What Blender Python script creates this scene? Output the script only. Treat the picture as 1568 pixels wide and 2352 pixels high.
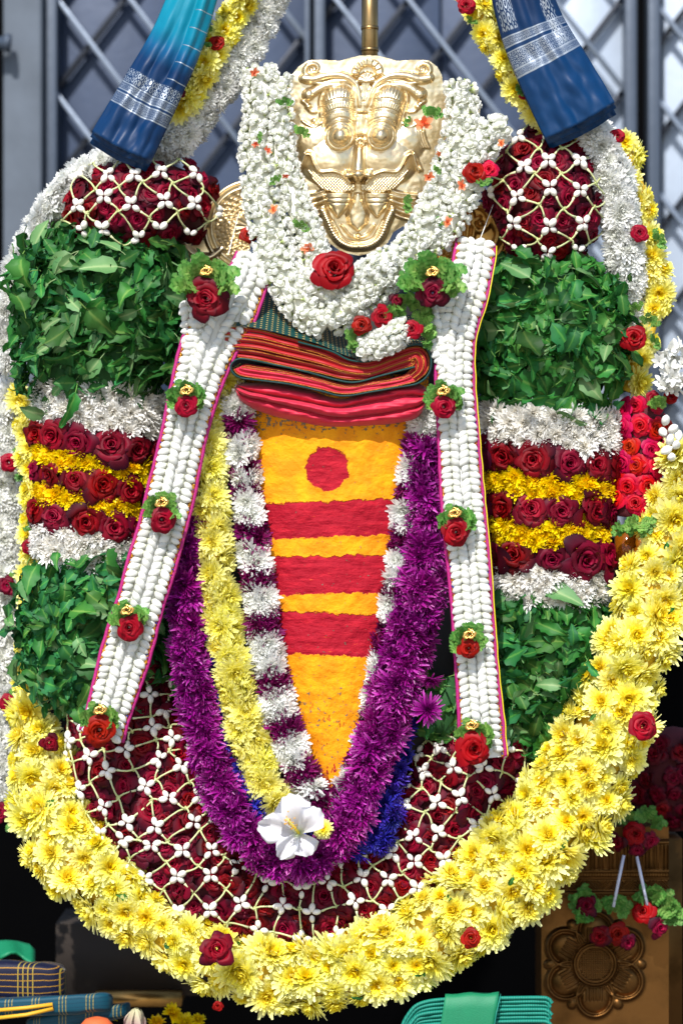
import bpy, math, random
import numpy as np
from mathutils import Vector, Quaternion, Matrix, noise

RAD = math.radians
rng = random.Random(11)
nrs = np.random.RandomState(5)
for o in list(bpy.data.objects):
    bpy.data.objects.remove(o)
SC = bpy.context.scene
COL = SC.collection

# ------------------------------------------------------------------ camera, sky, sun, exposure
CAM_D = 4.0                      # metres from the camera to the plane of the figure
PX = 1.0 / 1568.0                # metres per layout unit on that plane
cam_data = bpy.data.cameras.new("camera")
cam_data.sensor_fit = 'HORIZONTAL'
cam_data.sensor_width = 24.0
cam_data.lens = 24.0 * CAM_D
cam_data.clip_end = 200.0
cam_data.dof.use_dof = True
cam_data.dof.focus_distance = CAM_D - 0.09
cam_data.dof.aperture_fstop = 2.2
cam = bpy.data.objects.new("camera", cam_data)
COL.objects.link(cam)
cam.location = (0, -CAM_D, 0.75)
cam.rotation_euler = (RAD(90), 0, 0)
SC.camera = cam

SUN_EL, SUN_AZ = 47.0, -14.0     # azimuth from the camera's side, negative = from the left
world = bpy.data.worlds.new("World")
SC.world = world
world.use_nodes = True
wn = world.node_tree
wn.nodes.clear()
w_out = wn.nodes.new('ShaderNodeOutputWorld')
w_bg = wn.nodes.new('ShaderNodeBackground')
w_sky = wn.nodes.new('ShaderNodeTexSky')
w_sky.sky_type = 'NISHITA'
w_sky.sun_disc = False
w_sky.sun_elevation = RAD(SUN_EL)
w_sky.sun_rotation = RAD(180 - SUN_AZ)
w_bg.inputs['Strength'].default_value = 0.15
wn.links.new(w_sky.outputs[0], w_bg.inputs[0])
wn.links.new(w_bg.outputs[0], w_out.inputs[0])
sun_data = bpy.data.lights.new("sun", 'SUN')
sun_data.energy = 4.4
sun_data.angle = RAD(0.6)
sun_data.color = (1.0, 0.97, 0.93)
sun = bpy.data.objects.new("sun", sun_data)
COL.objects.link(sun)
sv = Vector((math.sin(RAD(SUN_AZ)) * math.cos(RAD(SUN_EL)), -math.cos(RAD(SUN_AZ)) * math.cos(RAD(SUN_EL)), math.sin(RAD(SUN_EL))))
sun.rotation_euler = sv.to_track_quat('Z', 'Y').to_euler()
sun.location = sv * 5
SC.view_settings.view_transform = 'Standard'
SC.view_settings.look = 'None'
SC.view_settings.exposure = 0.45
SC.view_settings.gamma = 1.0
SC.view_settings.use_curve_mapping = False
SC.render.engine = 'CYCLES'
SC.cycles.max_bounces = 8
SC.cycles.transparent_max_bounces = 8
SC.cycles.use_denoising = True

# ------------------------------------------------------------------ helpers: space
FRONT = Vector((0, -1, 0))
UP = Vector((0, 0, 1))

def P(x, y, d=0.0):
    """layout point (x right, y down, 1568 x 2352) at d metres in front of the figure's plane"""
    s = (CAM_D - d) / CAM_D
    return Vector(((x - 784) * PX * s, -d, 0.75 + (1176 - y) * PX * s))

def SCL(d):
    return PX * (CAM_D - d) / CAM_D

def qn(n, roll=0.0):
    return Vector(n).to_track_quat('Z', 'Y') @ Quaternion((0, 0, 1), roll)

def qdir(y, z):
    y = Vector(y).normalized(); z = Vector(z)
    x = y.cross(z)
    if x.length < 1e-6:
        x = y.orthogonal()
    x.normalize(); z = x.cross(y)
    return Matrix((x, y, z)).transposed().to_quaternion()

def jit(n, a):
    v = Vector(n) + Vector((rng.gauss(0, a), rng.gauss(0, a), rng.gauss(0, a)))
    return v.normalized()

# ------------------------------------------------------------------ helpers: meshes and objects
class MB:
    def __init__(self):
        self.V = []; self.F = []; self.M = []; self.T = []; self.R = []; self.UV = []; self.n = 0
    def add(self, v, f, mat=0, t=None, r=None, uv=None):
        v = np.asarray(v, dtype=float).reshape(-1, 3)
        k = len(v)
        self.V.append(v)
        n0 = self.n
        self.F.extend([tuple(i + n0 for i in q) for q in f])
        self.M.extend([mat] * len(f))
        self.T.append(np.broadcast_to(np.asarray(0.0 if t is None else t, dtype=float), (k,)))
        self.R.append(np.full(k, rng.random() if r is None else r))
        self.UV.append(np.zeros((k, 2)) if uv is None else np.asarray(uv, dtype=float).reshape(-1, 2))
        self.n += k
        return self
    def merge(self, other, loc, q, s, mat=None):
        m = np.array(q.to_matrix()) * s
        v = np.concatenate(other.V) @ m.T + np.array(loc)
        n0 = self.n
        self.V.append(v)
        self.F.extend([tuple(i + n0 for i in f) for f in other.F])
        self.M.extend(other.M if mat is None else [mat] * len(other.M))
        self.T.extend(other.T)
        self.R.append(np.clip(np.concatenate(other.R) * 0.6 + rng.random() * 0.4, 0, 1))
        self.UV.extend(other.UV)
        self.n += len(v)
    def mesh(self, name, mats, origin=(0, 0, 0), smooth=True):
        me = bpy.data.meshes.new(name)
        v = np.concatenate(self.V) - np.array(origin)
        me.from_pydata(v.tolist(), [], self.F)
        for m in mats:
            me.materials.append(m)
        if len(mats) > 1:
            me.polygons.foreach_set('material_index', np.array(self.M, dtype=np.int32))
        me.polygons.foreach_set('use_smooth', np.full(len(self.F), smooth))
        a = me.attributes.new('pt', 'FLOAT', 'POINT'); a.data.foreach_set('value', np.concatenate(self.T).astype(np.float32))
        a = me.attributes.new('pr', 'FLOAT', 'POINT'); a.data.foreach_set('value', np.concatenate(self.R).astype(np.float32))
        uv = np.concatenate(self.UV)
        if np.any(uv):
            a = me.attributes.new('puv', 'FLOAT2', 'POINT'); a.data.foreach_set('vector', uv.astype(np.float32).ravel())
        me.update()
        return me

def gridf(nu, nv, closed_u=False):
    f = []
    for j in range(nv - 1):
        for i in range(nu - (0 if closed_u else 1)):
            a = j * nu + i; b = j * nu + (i + 1) % nu
            f.append((a, b, b + nu, a + nu))
    return f

WL = {}
def thing(name, label, cat, loc, group=None):
    o = bpy.data.objects.new(name, None)
    o.empty_display_size = 0.02
    COL.objects.link(o)
    o.location = loc
    o['label'] = label; o['category'] = cat
    if group: o['group'] = group
    WL[o.name] = Vector(loc)
    return o

def tag(o, label, cat, group=None):
    o['label'] = label; o['category'] = cat
    if group: o['group'] = group
    return o

def piece(name, me, parent, loc, q=None, s=1.0):
    o = bpy.data.objects.new(name, me)
    COL.objects.link(o)
    loc = Vector(loc)
    if parent is not None:
        o.parent = parent
        o.location = loc - WL[parent.name]
    else:
        o.location = loc
    if q is not None:
        o.rotation_mode = 'QUATERNION'; o.rotation_quaternion = q
    o.scale = (s, s, s) if not hasattr(s, '__len__') else s
    WL[o.name] = loc
    return o

def obj(name, mb, mats, parent=None, loc=None, smooth=True):
    """world-coordinate builder -> one mesh object (identity rotation)"""
    if not isinstance(mats, (list, tuple)): mats = [mats]
    if loc is None:
        if parent is not None: loc = WL[parent.name]
        else:
            v = np.concatenate(mb.V); c = (v.min(0) + v.max(0)) / 2; c[2] = v[:, 2].min(); loc = Vector(c)
    return piece(name, mb.mesh(name, mats, loc, smooth), parent, loc)

def kind(o, k):
    o['kind'] = k
    return o

def box(mb, c, ax, mat=0):
    """box from centre and three half-axis vectors"""
    c = np.array(c); a, b, d = [np.array(k) for k in ax]
    v = [c + sx * a + sy * b + sz * d for sz in (-1, 1) for sy in (-1, 1) for sx in (-1, 1)]
    mb.add(v, [(0, 2, 3, 1), (4, 5, 7, 6), (0, 1, 5, 4), (2, 6, 7, 3), (0, 4, 6, 2), (1, 3, 7, 5)], mat)

def tube(mb, pts, rad, n=6, mat=0, cap=True, t=None, r=None, flat=None):
    pts = [Vector(p) for p in pts]
    k = len(pts)
    rad = [rad] * k if not hasattr(rad, '__len__') else rad
    V = []; T = []; prev = None
    for i, p in enumerate(pts):
        tg = (pts[min(i + 1, k - 1)] - pts[max(i - 1, 0)]).normalized()
        if prev is None:
            e = tg.cross(FRONT)
            if e.length < 0.1: e = tg.cross(UP)
            e.normalize()
        else:
            e = (prev - tg * prev.dot(tg)).normalized()
        prev = e; g = tg.cross(e)
        for j in range(n):
            a = 2 * math.pi * j / n
            V.append(p + (e * math.cos(a) + g * math.sin(a) * (flat or 1)) * rad[i]); T.append(i / (k - 1))
    F = gridf(n, k, True)
    if cap:
        F += [tuple(range(n - 1, -1, -1)), tuple(range((k - 1) * n, k * n))]
    mb.add(V, F, mat, T if t is None else t, r)

def lathe(prof, n=12, mb=None, mat=0, fn=None):
    """profile [(radius, z)] about +Z"""
    mb = mb or MB()
    V = []; T = []
    for k, (r, z) in enumerate(prof):
        for j in range(n):
            a = 2 * math.pi * j / n
            rr = r * (fn(a, k / (len(prof) - 1)) if fn else 1)
            V.append((rr * math.cos(a), rr * math.sin(a), z)); T.append(k / (len(prof) - 1))
    F = gridf(n, len(prof), True)
    mb.add(V, F, mat, T)
    return mb

def catmull(keys, per=14):
    K = np.array(keys, dtype=float)
    K = np.vstack([2 * K[0] - K[1], K, 2 * K[-1] - K[-2]])
    out = []
    for i in range(1, len(K) - 2):
        p0, p1, p2, p3 = K[i - 1:i + 3]
        for t in np.linspace(0, 1, per, endpoint=False):
            out.append(0.5 * ((2 * p1) + (-p0 + p2) * t + (2 * p0 - 5 * p1 + 4 * p2 - p3) * t * t + (-p0 + 3 * p1 - 3 * p2 + p3) * t ** 3))
    out.append(K[-2])
    return np.array(out)

class Path:
    """keys (x, y, d, w): centre line in layout units, depth d in metres, half width w in layout units"""
    def __init__(self, keys):
        self.K = catmull(keys)
        seg = np.hypot(np.diff(self.K[:, 0]), np.diff(self.K[:, 1]))
        self.S = np.concatenate([[0], np.cumsum(seg)])
        self.L = self.S[-1]
    def key(self, s):
        return [float(np.interp(s, self.S, self.K[:, i])) for i in range(4)]
    def at(self, s):
        x, y, d, w = self.key(s)
        a = self.key(max(s - 3, 0)); b = self.key(min(s + 3, self.L))
        C = P(x, y, d)
        T = (P(b[0], b[1], b[2]) - P(a[0], a[1], a[2])).normalized()
        E = FRONT.cross(T)
        E.normalize()                      # for a path running down the picture E points to the picture's left or right consistently
        N = T.cross(E)
        if N.dot(FRONT) < 0: N = -N
        return C, T, E, N, w * SCL(d)
    def surf(self, s, phi, dr=1.0, off=0.0):
        C, T, E, N, W = self.at(s)
        p = C + E * W * math.sin(phi) + N * W * dr * math.cos(phi)
        n = (E * math.sin(phi) + N * math.cos(phi) / dr).normalized()
        return p + n * off, n, T

class Ell:
    """half ellipsoid bulging to the front; a, b in the unit disc"""
    def __init__(self, x, y, d, rx, ry, rd, rot=0):
        self.c = P(x, y, d); s = SCL(d); self.d = d
        ca, sa = math.cos(RAD(rot)), math.sin(RAD(rot))
        self.ex = Vector((ca, 0, sa)); self.ez = Vector((-sa, 0, ca))
        self.rx, self.ry, self.rd = rx * s, ry * s, rd
        self.px, self.py = rx, ry
    def surf(self, a, b, off=0.0):
        r2 = a * a + b * b
        if r2 > 0.9999:
            k = math.sqrt(0.9999 / r2); a *= k; b *= k; r2 = 0.9999
        c = math.sqrt(1 - r2)
        p = self.c + self.ex * self.rx * a + self.ez * self.ry * b + FRONT * self.rd * c
        n = (self.ex * a / self.rx + self.ez * b / self.ry + FRONT * c / self.rd).normalized()
        return p + n * off, n

def tube_core(path, dr=1.0, shrink=0.9, n=14, step=14, mb=None, mat=0, back=0.6):
    """closed body along a path"""
    mb = mb or MB()
    m = max(4, int(path.L / step))
    V = []
    for j in range(m + 1):
        C, T, E, N, W = path.at(path.L * j / m)
        for i in range(n):
            a = 2 * math.pi * i / n
            k = dr if math.cos(a) > 0 else back * dr
            V.append(C + E * W * shrink * math.sin(a) + N * W * shrink * k * math.cos(a))
    F = gridf(n, m + 1, True) + [tuple(range(n - 1, -1, -1)), tuple(range(m * n, (m + 1) * n))]
    mb.add(V, F, mat)
    return mb

def ell_core(e, shrink=0.92, mb=None):
    mb = mb or MB()
    nu, nv = 20, 12
    V = []
    for j in range(nv):
        th = math.pi * j / (nv - 1)
        for i in range(nu):
            ph = 2 * math.pi * i / nu
            V.append(e.c + (e.ex * e.rx * math.sin(th) * math.cos(ph) + e.ez * e.ry * math.cos(th) + FRONT * e.rd * math.sin(th) * math.sin(ph)) * shrink)
    mb.add(V, gridf(nu, nv, True))
    return mb

# ------------------------------------------------------------------ helpers: materials
def lin(c):
    return tuple(((v / 255) / 12.92 if v / 255 <= 0.04045 else ((v / 255 + 0.055) / 1.055) ** 2.4) for v in c) + (1.0,)

class NT:
    def __init__(self, name):
        self.m = bpy.data.materials.new(name)
        self.m.use_nodes = True
        self.t = self.m.node_tree
        self.t.nodes.clear()
        self.out = self.t.nodes.new('ShaderNodeOutputMaterial')
        self.b = self.t.nodes.new('ShaderNodeBsdfPrincipled')
        self.t.links.new(self.b.outputs[0], self.out.inputs[0])
    def put(self, sock, v):
        if hasattr(v, 'is_output') or isinstance(v, bpy.types.NodeSocket):
            self.t.links.new(v, sock)
        else:
            sock.default_value = v
    def node(self, typ, ins=None, out=0, **props):
        n = self.t.nodes.new(typ)
        for k, v in props.items(): setattr(n, k, v)
        for k, v in (ins or {}).items(): self.put(n.inputs[k], v)
        return n.outputs[out]
    def math(self, op, a, b=0.0, clamp=False):
        return self.node('ShaderNodeMath', {0: a, 1: b}, operation=op, use_clamp=clamp)
    def mix(self, f, a, b, blend='MIX'):
        n = self.t.nodes.new('ShaderNodeMix'); n.data_type = 'RGBA'; n.blend_type = blend
        self.put(n.inputs[0], f); self.put(n.inputs[6], a); self.put(n.inputs[7], b)
        return n.outputs[2]
    def step(self, x, lo, hi):
        n = self.t.nodes.new('ShaderNodeMapRange'); n.interpolation_type = 'SMOOTHSTEP'
        self.put(n.inputs[0], x); n.inputs[1].default_value = lo; n.inputs[2].default_value = hi
        return n.outputs[0]
    def band(self, x, lo, hi, soft):
        return self.math('MULTIPLY', self.step(x, lo - soft, lo + soft), self.math('SUBTRACT', 1.0, self.step(x, hi - soft, hi + soft)))
    def attr(self, name, out='Fac'):
        n = self.t.nodes.new('ShaderNodeAttribute'); n.attribute_name = name
        return n.outputs[out]
    def uv(self):
        v = self.attr('puv', 'Vector')
        s = self.t.nodes.new('ShaderNodeSeparateXYZ'); self.t.links.new(v, s.inputs[0])
        return v, s.outputs[0], s.outputs[1]
    def noise(self, scale, detail=3, vec=None, rough=0.55, dist=0.0, out=0):
        if vec is None: vec = self.node('ShaderNodeTexCoord', out=3)
        return self.node('ShaderNodeTexNoise', {'Vector': vec, 'Scale': scale, 'Detail': detail, 'Roughness': rough, 'Distortion': dist}, out)
    def ramp(self, f, stops):
        n = self.t.nodes.new('ShaderNodeValToRGB')
        e = n.color_ramp.elements
        e[0].position, e[0].color = stops[0]
        e[1].position, e[1].color = stops[-1]
        for p, c in stops[1:-1]:
            q = e.new(p); q.color = c
        self.put(n.inputs[0], f)
        return n.outputs[0]
    def set(self, **k):
        for n, v in k.items(): self.put(self.b.inputs[n.replace('_', ' ')], v)
        return self
    def bump(self, h, strength=0.3, dist=0.001):
        self.put(self.b.inputs['Normal'], self.node('ShaderNodeBump', {'Strength': strength, 'Distance': dist, 'Height': h}))
    def hsv(self, col, h=0.5, s=1.0, v=1.0):
        return self.node('ShaderNodeHueSaturation', {'Hue': h, 'Saturation': s, 'Value': v, 'Color': col})
    def translucent(self, col, f):
        tr = self.node('ShaderNodeBsdfTranslucent', {'Color': col})
        n = self.t.nodes.new('ShaderNodeMixShader')
        n.inputs[0].default_value = f
        self.t.links.new(self.b.outputs[0], n.inputs[1]); self.t.links.new(tr, n.inputs[2])
        self.t.links.new(n.outputs[0], self.out.inputs[0])

def petal_mat(name, stops, rough=0.5, tr=0.22, hv=0.012, vv=0.22, pv=0.22, sat=0.0, spec=0.35, sheen=0.0):
    m = NT(name)
    c = m.ramp(m.attr('pt'), [(p, lin(k)) for p, k in stops])
    rnd = m.node('ShaderNodeObjectInfo', out='Random')
    pr = m.attr('pr')
    val = m.math('ADD', m.math('MULTIPLY', rnd, vv), m.math('MULTIPLY', pr, pv))
    val = m.math('ADD', val, 1.0 - 0.5 * (vv + pv))
    hue = m.math('ADD', m.math('MULTIPLY', m.math('FRACT', m.math('MULTIPLY', rnd, 7.31)), 2 * hv), 0.5 - hv)
    c = m.hsv(c, hue, 1.0 + sat, val)
    m.set(Base_Color=c, Roughness=rough)
    m.b.inputs['Specular IOR Level'].default_value = spec
    if sheen:
        m.b.inputs['Sheen Weight'].default_value = sheen
        m.b.inputs['Sheen Roughness'].default_value = 0.4
    if tr: m.translucent(c, tr)
    return m.m

def flat_mat(name, rgb, rough=0.6, metal=0.0, noise_s=0, noise_a=0.15, bump=0.0, bump_s=200):
    m = NT(name)
    c = lin(rgb)
    if noise_s:
        n = m.noise(noise_s, 4)
        c = m.hsv(c, 0.5, 1.0, m.math('ADD', m.math('MULTIPLY', n, 2 * noise_a), 1 - noise_a))
    m.set(Base_Color=c, Roughness=rough, Metallic=metal)
    if bump: m.bump(m.noise(bump_s, 3), bump, 0.002)
    return m.m

M = {}
M['yellow'] = petal_mat('yellow_petals', [(0, (232, 196, 0)), (0.3, (244, 222, 28)), (0.5, (248, 238, 90)), (1, (251, 249, 182))], tr=0.36, hv=0.004, vv=0.14)
M['yellow_soft'] = petal_mat('soft_yellow_petals', [(0, (244, 226, 60)), (0.4, (250, 242, 110)), (1, (252, 249, 176))], tr=0.42, hv=0.004, vv=0.12)
M['yellow_deep'] = petal_mat('deep_yellow_petals', [(0, (230, 184, 0)), (0.5, (244, 212, 0)), (1, (248, 226, 16))], tr=0.4)
M['white'] = petal_mat('white_petals', [(0, (222, 226, 190)), (0.3, (238, 239, 230)), (1, (242, 242, 240))], tr=0.4, vv=0.1, pv=0.12, hv=0)
M['white_dry'] = petal_mat('ivory_petals', [(0, (206, 196, 166)), (0.35, (234, 230, 220)), (1, (244, 243, 240))], tr=0.36, vv=0.12, pv=0.28, hv=0)
M['purple'] = petal_mat('purple_petals', [(0, (84, 18, 70)), (0.35, (126, 6, 108)), (0.8, (158, 22, 138)), (1, (194, 82, 178))], tr=0.28, vv=0.35, pv=0.5, hv=0.012, rough=0.38, spec=0.5)
M['maroon'] = petal_mat('maroon_petals', [(0, (66, 16, 46)), (0.4, (98, 4, 62)), (1, (140, 26, 104))], tr=0.24, vv=0.3, pv=0.4, rough=0.4)
M['blue'] = petal_mat('blue_petals', [(0, (20, 22, 50)), (0.4, (34, 24, 120)), (1, (62, 48, 176))], tr=0.15, vv=0.4, pv=0.5)
M['rose_dark'] = petal_mat('dark_rose_petals', [(0, (146, 2, 40)), (0.5, (124, 2, 28)), (0.8, (88, 2, 22)), (1, (46, 6, 24))], rough=0.55, tr=0.16, vv=0.5, pv=0.7, spec=0.16, sheen=0.0, hv=0.01)
M['rose_red'] = petal_mat('red_rose_petals', [(0, (112, 0, 8)), (0.6, (146, 1, 14)), (1, (124, 2, 18))], rough=0.5, tr=0.16, vv=0.3, pv=0.5, spec=0.16, sheen=0.0, hv=0.008)
M['rose_pink'] = petal_mat('crimson_rose_petals', [(0, (160, 2, 20)), (0.6, (188, 4, 38)), (1, (176, 10, 64))], rough=0.5, tr=0.16, vv=0.2, pv=0.5, spec=0.16, sheen=0.0, hv=0.014)
M['orange'] = petal_mat('orange_petals', [(0, (226, 110, 60)), (1, (240, 150, 110))], tr=0.3, vv=0.2)
M['jasmine'] = petal_mat('jasmine_petals', [(0, (176, 194, 112)), (0.25, (226, 230, 196)), (0.55, (240, 241, 230)), (1, (243, 243, 240))], tr=0.4, vv=0.08, pv=0.14, hv=0)
M['bud'] = petal_mat('white_buds', [(0, (196, 198, 168)), (0.3, (222, 222, 214)), (1, (228, 228, 224))], tr=0.2, vv=0.22, pv=0.16, hv=0, rough=0.6, spec=0.2)
M['netbud'] = petal_mat('net_buds', [(0, (206, 208, 160)), (0.25, (232, 228, 214)), (0.8, (238, 232, 226)), (1, (190, 168, 140))], tr=0.1, vv=0.14, pv=0.2, hv=0, rough=0.42)
M['stalk'] = petal_mat('green_stalks', [(0, (186, 194, 124)), (1, (212, 216, 170))], tr=0.1, vv=0.2, pv=0.2, rough=0.5)
M['leaf'] = petal_mat('leaf_blades', [(0, (96, 140, 64)), (0.16, (46, 110, 42)), (1, (32, 96, 38))], rough=0.55, tr=0.28, vv=0.8, pv=0.4, hv=0.03, spec=0.28)
M['leaf_pale'] = petal_mat('pale_leaf_blades', [(0, (140, 166, 112)), (0.22, (98, 140, 84)), (1, (80, 126, 72))], rough=0.55, tr=0.2, vv=0.4, pv=0.2, hv=0.015)
M['sprig'] = petal_mat('sprig_leaves', [(0, (140, 176, 92)), (0.4, (108, 160, 72)), (1, (88, 142, 62))], rough=0.5, tr=0.4, vv=0.35, pv=0.4, hv=0.015)
M['leafcore'] = flat_mat('dark_leaf_mass', (30, 80, 32), 0.8)
M['rosecore'] = flat_mat('dark_rose_mass', (74, 3, 18), 0.8)
M['purplecore'] = flat_mat('dark_purple_mass', (84, 6, 70), 0.8)
M['whitecore'] = flat_mat('ivory_mass', (224, 222, 210), 0.8, noise_s=160)
M['yellowcore'] = flat_mat('ochre_mass', (206, 168, 40), 0.8, noise_s=160)
M['bluecore'] = flat_mat('dark_blue_mass', (28, 22, 104), 0.8)
M['body'] = flat_mat('dark_stone', (26, 20, 20), 0.7, noise_s=30)

# ------------------------------------------------------------------ flower, leaf and bud shapes (unit size, facing +Z)
def petal_strip(mb, az, r0, z0, L, W, e0, e1, chan=0.35, seg=4, t0=0.3, t1=1.0, prof=(0.45, 0.85, 1.0, 0.9, 0.3), mat=0, side=0.0):
    ca, sa = math.cos(az), math.sin(az)
    r, z = r0, z0
    V = []; T = []
    for k in range(seg + 1):
        f = k / seg
        w = W * float(np.interp(f, np.linspace(0, 1, len(prof)), prof)) * 0.5
        e = e0 + (e1 - e0) * f
        up = (-math.sin(e), math.cos(e))          # petal's upper normal in (r, z)
        for c in (-1, 0, 1):
            lift = chan * w if c else 0.0
            rr = r + up[0] * lift; zz = z + up[1] * lift
            tx = c * w + side * f * f * L
            V.append((rr * ca - tx * sa, rr * sa + tx * ca, zz)); T.append(t0 + (t1 - t0) * f)
        r += math.cos(e) * L / seg; z += math.sin(e) * L / seg
    mb.add(V, gridf(3, seg + 1), mat, T)

def make_mum(seed, layers, outer_n, inner_n, width, flat0, flat1, curl, lay_len=0.6, jitter=0.12, center=True, tmin=0.0, chan=0.35, prof=(0.45, 0.85, 1.0, 0.9, 0.3)):
    global rng
    keep = rng; rng = random.Random(seed)
    mb = MB()
    for k in range(layers):
        f = k / (layers - 1)
        n = round(outer_n + (inner_n - outer_n) * f)
        ph = rng.random() * 6.28
        for i in range(n):
            if rng.random() < 0.05: continue
            az = ph + 2 * math.pi * (i + rng.uniform(-0.3, 0.3)) / n
            L = (1 - lay_len * f) * rng.uniform(1 - jitter, 1 + jitter)
            e = RAD(flat0 + (flat1 - flat0) * f + rng.gauss(0, 9))
            petal_strip(mb, az, 0.10 * (1 - f), 0.02 + 0.14 * f, L * 0.92, width * rng.uniform(0.8, 1.2) * (1 - 0.25 * f), e, e + RAD(curl * (0.5 + f) + rng.gauss(0, 12)),
                        chan, t0=tmin + (1 - f) * 0.45, t1=tmin + (0.35 + 0.65 * (1 - f)), prof=prof, side=rng.gauss(0, 0.06))
    if center:
        for i in range(16):
            a = rng.random() * 6.28; q = math.sqrt(rng.random()) * 0.16
            petal_strip(mb, a, q, 0.12, 0.2 * rng.uniform(0.8, 1.2), 0.07, RAD(80 - 150 * q), RAD(95), 0.3, seg=2, t0=0.0, t1=0.12, prof=(0.6, 1, 0.5))
    # short green base
    rng = keep
    return mb

def make_rose(seed, n=22, openness=1.0, ruffle=0.05, messy=0.1):
    global rng
    keep = rng; rng = random.Random(seed)
    mb = MB()
    nu, nv = 9, 7
    for i in range(n):
        f = i / (n - 1)
        th0 = i * 2.399 + rng.gauss(0, 0.15)
        rb = 0.03 + 0.30 * f
        rt = (0.07 + 0.72 * f ** 0.85) * openness * rng.uniform(1 - messy, 1 + messy)
        zt = 0.72 - 0.26 * f * f + rng.gauss(0, 0.04 + 0.3 * messy * f)
        span = (1.55 - 0.80 * f) * rng.uniform(0.9, 1.1)
        curl = (0.05 + 0.34 * f) * rng.uniform(0.6, 1.4)
        ph = [rng.random() * 6.28 for _ in range(3)]
        tilt = rng.gauss(0, 0.06)
        V = []; T = []
        for jv in range(nv):
            v = jv / (nv - 1)
            for iu in range(nu):
                u = -1 + 2 * iu / (nu - 1)
                vv = v * (1 - 0.22 * abs(u) ** 3)
                r = rb + (rt - rb) * vv ** 1.15
                z = zt * math.sin(vv * math.pi / 2 * 0.98)
                c = max(0.0, (vv - 0.66) / 0.34)
                r += curl * 0.55 * c * c * (0.5 + 0.5 * f)
                z -= curl * 0.75 * c * c * c
                wav = ruffle * (0.3 + f) * v * v * (math.sin(3.1 * u + ph[0]) + 0.6 * math.sin(6.7 * u + ph[1]))
                r += wav; z += 0.6 * wav * math.sin(ph[2])
                # spiral overlap: one side of every petal sits inside its neighbour
                r *= 1 + 0.07 * u
                a = th0 + span * u * (1 - 0.05 * v)
                V.append((r * math.cos(a), r * math.sin(a), z + tilt * u - 0.25))
                T.append(np.clip(0.15 + 0.45 * f + 0.4 * max(0, v - 0.55) / 0.45 * (0.35 + 0.65 * f) + 0.12 * abs(u) ** 4 * v, 0, 1))
        mb.add(V, gridf(nu, nv), 0, T)
    rng = keep
    return mb

def make_leaf(seed, bend=0.5, fold=0.35, width=0.30, wave=0.03, serr=0.02, lobes=0.0):
    rg = random.Random(seed)
    mb = MB()
    ns, nc = 9, 5
    V = []; T = []
    ph = rg.random() * 6.28; tw = rg.gauss(0, 0.35); y = z = 0.0
    for k in range(ns):
        f = k / (ns - 1)
        w = width * (math.sin(math.pi * min(1, f ** 0.72)) ** 0.85 if 0 < f < 1 else 0.0) * (1.0 - 0.18 * f) + 0.006
        w *= 1 + (serr * 4 if k % 2 else -serr * 4) + lobes * math.sin(f * 9 + ph)
        e = -bend * f * 1.6 + 0.25 * bend
        if k:
            y += math.cos(e) / (ns - 1); z += math.sin(e) / (ns - 1)
        for c in range(nc):
            q = -1 + 2 * c / (nc - 1)
            x = q * w * math.cos(fold * abs(q))
            h = abs(q) * w * math.sin(fold) + wave * math.sin(f * 8 + ph + q * 2) * abs(q) - 0.25 * w * (abs(q) ** 2) * (1 if fold > 0.3 else 0)
            a = tw * f
            V.append((x * math.cos(a) - h * math.sin(a), y, z + x * math.sin(a) + h * math.cos(a))); T.append(abs(q))
    mb.add(V, gridf(nc, ns), 0, T)
    # petiole
    tube(mb, [(0, -0.22, -0.05), (0, -0.1, -0.01), (0, 0.02, 0)], [0.016, 0.016, 0.014], 4, 0, False, t=0.0)
    return mb

def make_frond(seed, n=7, R=1.0):
    """feathery lobed sprig: fan of lobed leaflets about +Z"""
    rg = random.Random(seed)
    mb = MB()
    for i in range(n):
        az = RAD(rg.uniform(-95, 95)) + math.pi / 2
        el = RAD(rg.uniform(5, 55))
        L = rg.uniform(0.65, 1.0) * R
        dr = Vector((math.cos(az) * math.cos(el), math.sin(az) * math.cos(el), math.sin(el)))
        sd = dr.cross(Vector((0, 0, 1))).normalized(); nm = sd.cross(dr)
        base = Vector((0, 0, 0.0))
        def blade(o, d, l, w, r):
            s = d.cross(nm).normalized(); b = nm * (0.12 * l)
            pts = [o, o + d * l * .35 + s * w * .5 + b * .5, o + d * l * .55 + s * w * .28 + b, o + d * l * .8 + s * w * .42 + b, o + d * l,
                   o + d * l * .8 - s * w * .42 + b, o + d * l * .55 - s * w * .28 + b, o + d * l * .35 - s * w * .5 + b * .5, o + d * l * .55]
            mb.add(pts, [(0, 1, 8, 7), (1, 2, 3, 8), (8, 3, 4, 5), (7, 8, 5, 6)], 0, [0, .6, .6, 1, 1, 1, .6, .6, .1], r)
        r = rg.random()
        for s in (0.25, 0.45, 0.65, 0.82):
            o = base + dr * L * s + nm * 0.10 * L * s * s
            for sg in (-1, 1):
                d = (dr * 0.75 + sd * sg * 0.8 + nm * rg.uniform(-0.2, 0.35)).normalized()
                blade(o, d, L * (0.46 - 0.25 * s) * rg.uniform(0.8, 1.2), L * 0.22, r)
        blade(base + dr * L * 0.6, dr, L * 0.45, L * 0.26, r)
        tube(mb, [base, base + dr * L * 0.5, base + dr * L * 0.95], [0.02 * R, 0.015 * R, 0.01 * R], 3, 0, False, t=0.1)
    return mb

def make_bud(seed, n=8, fat=0.42, point=0.5):
    rg = random.Random(seed)
    prof = [(0.10, -0.62), (0.20, -0.5), (0.62 * fat / 0.44 * 0.55, -0.36), (fat, -0.08), (fat * 0.97, 0.16), (fat * 0.68, 0.42), (fat * 0.22, 0.60), (0.01, 0.64)]
    ph = rg.random() * 6
    return lathe(prof, n, fn=lambda a, k: 1 + 0.07 * math.sin(3 * a + ph + 2.5 * k))

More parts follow.
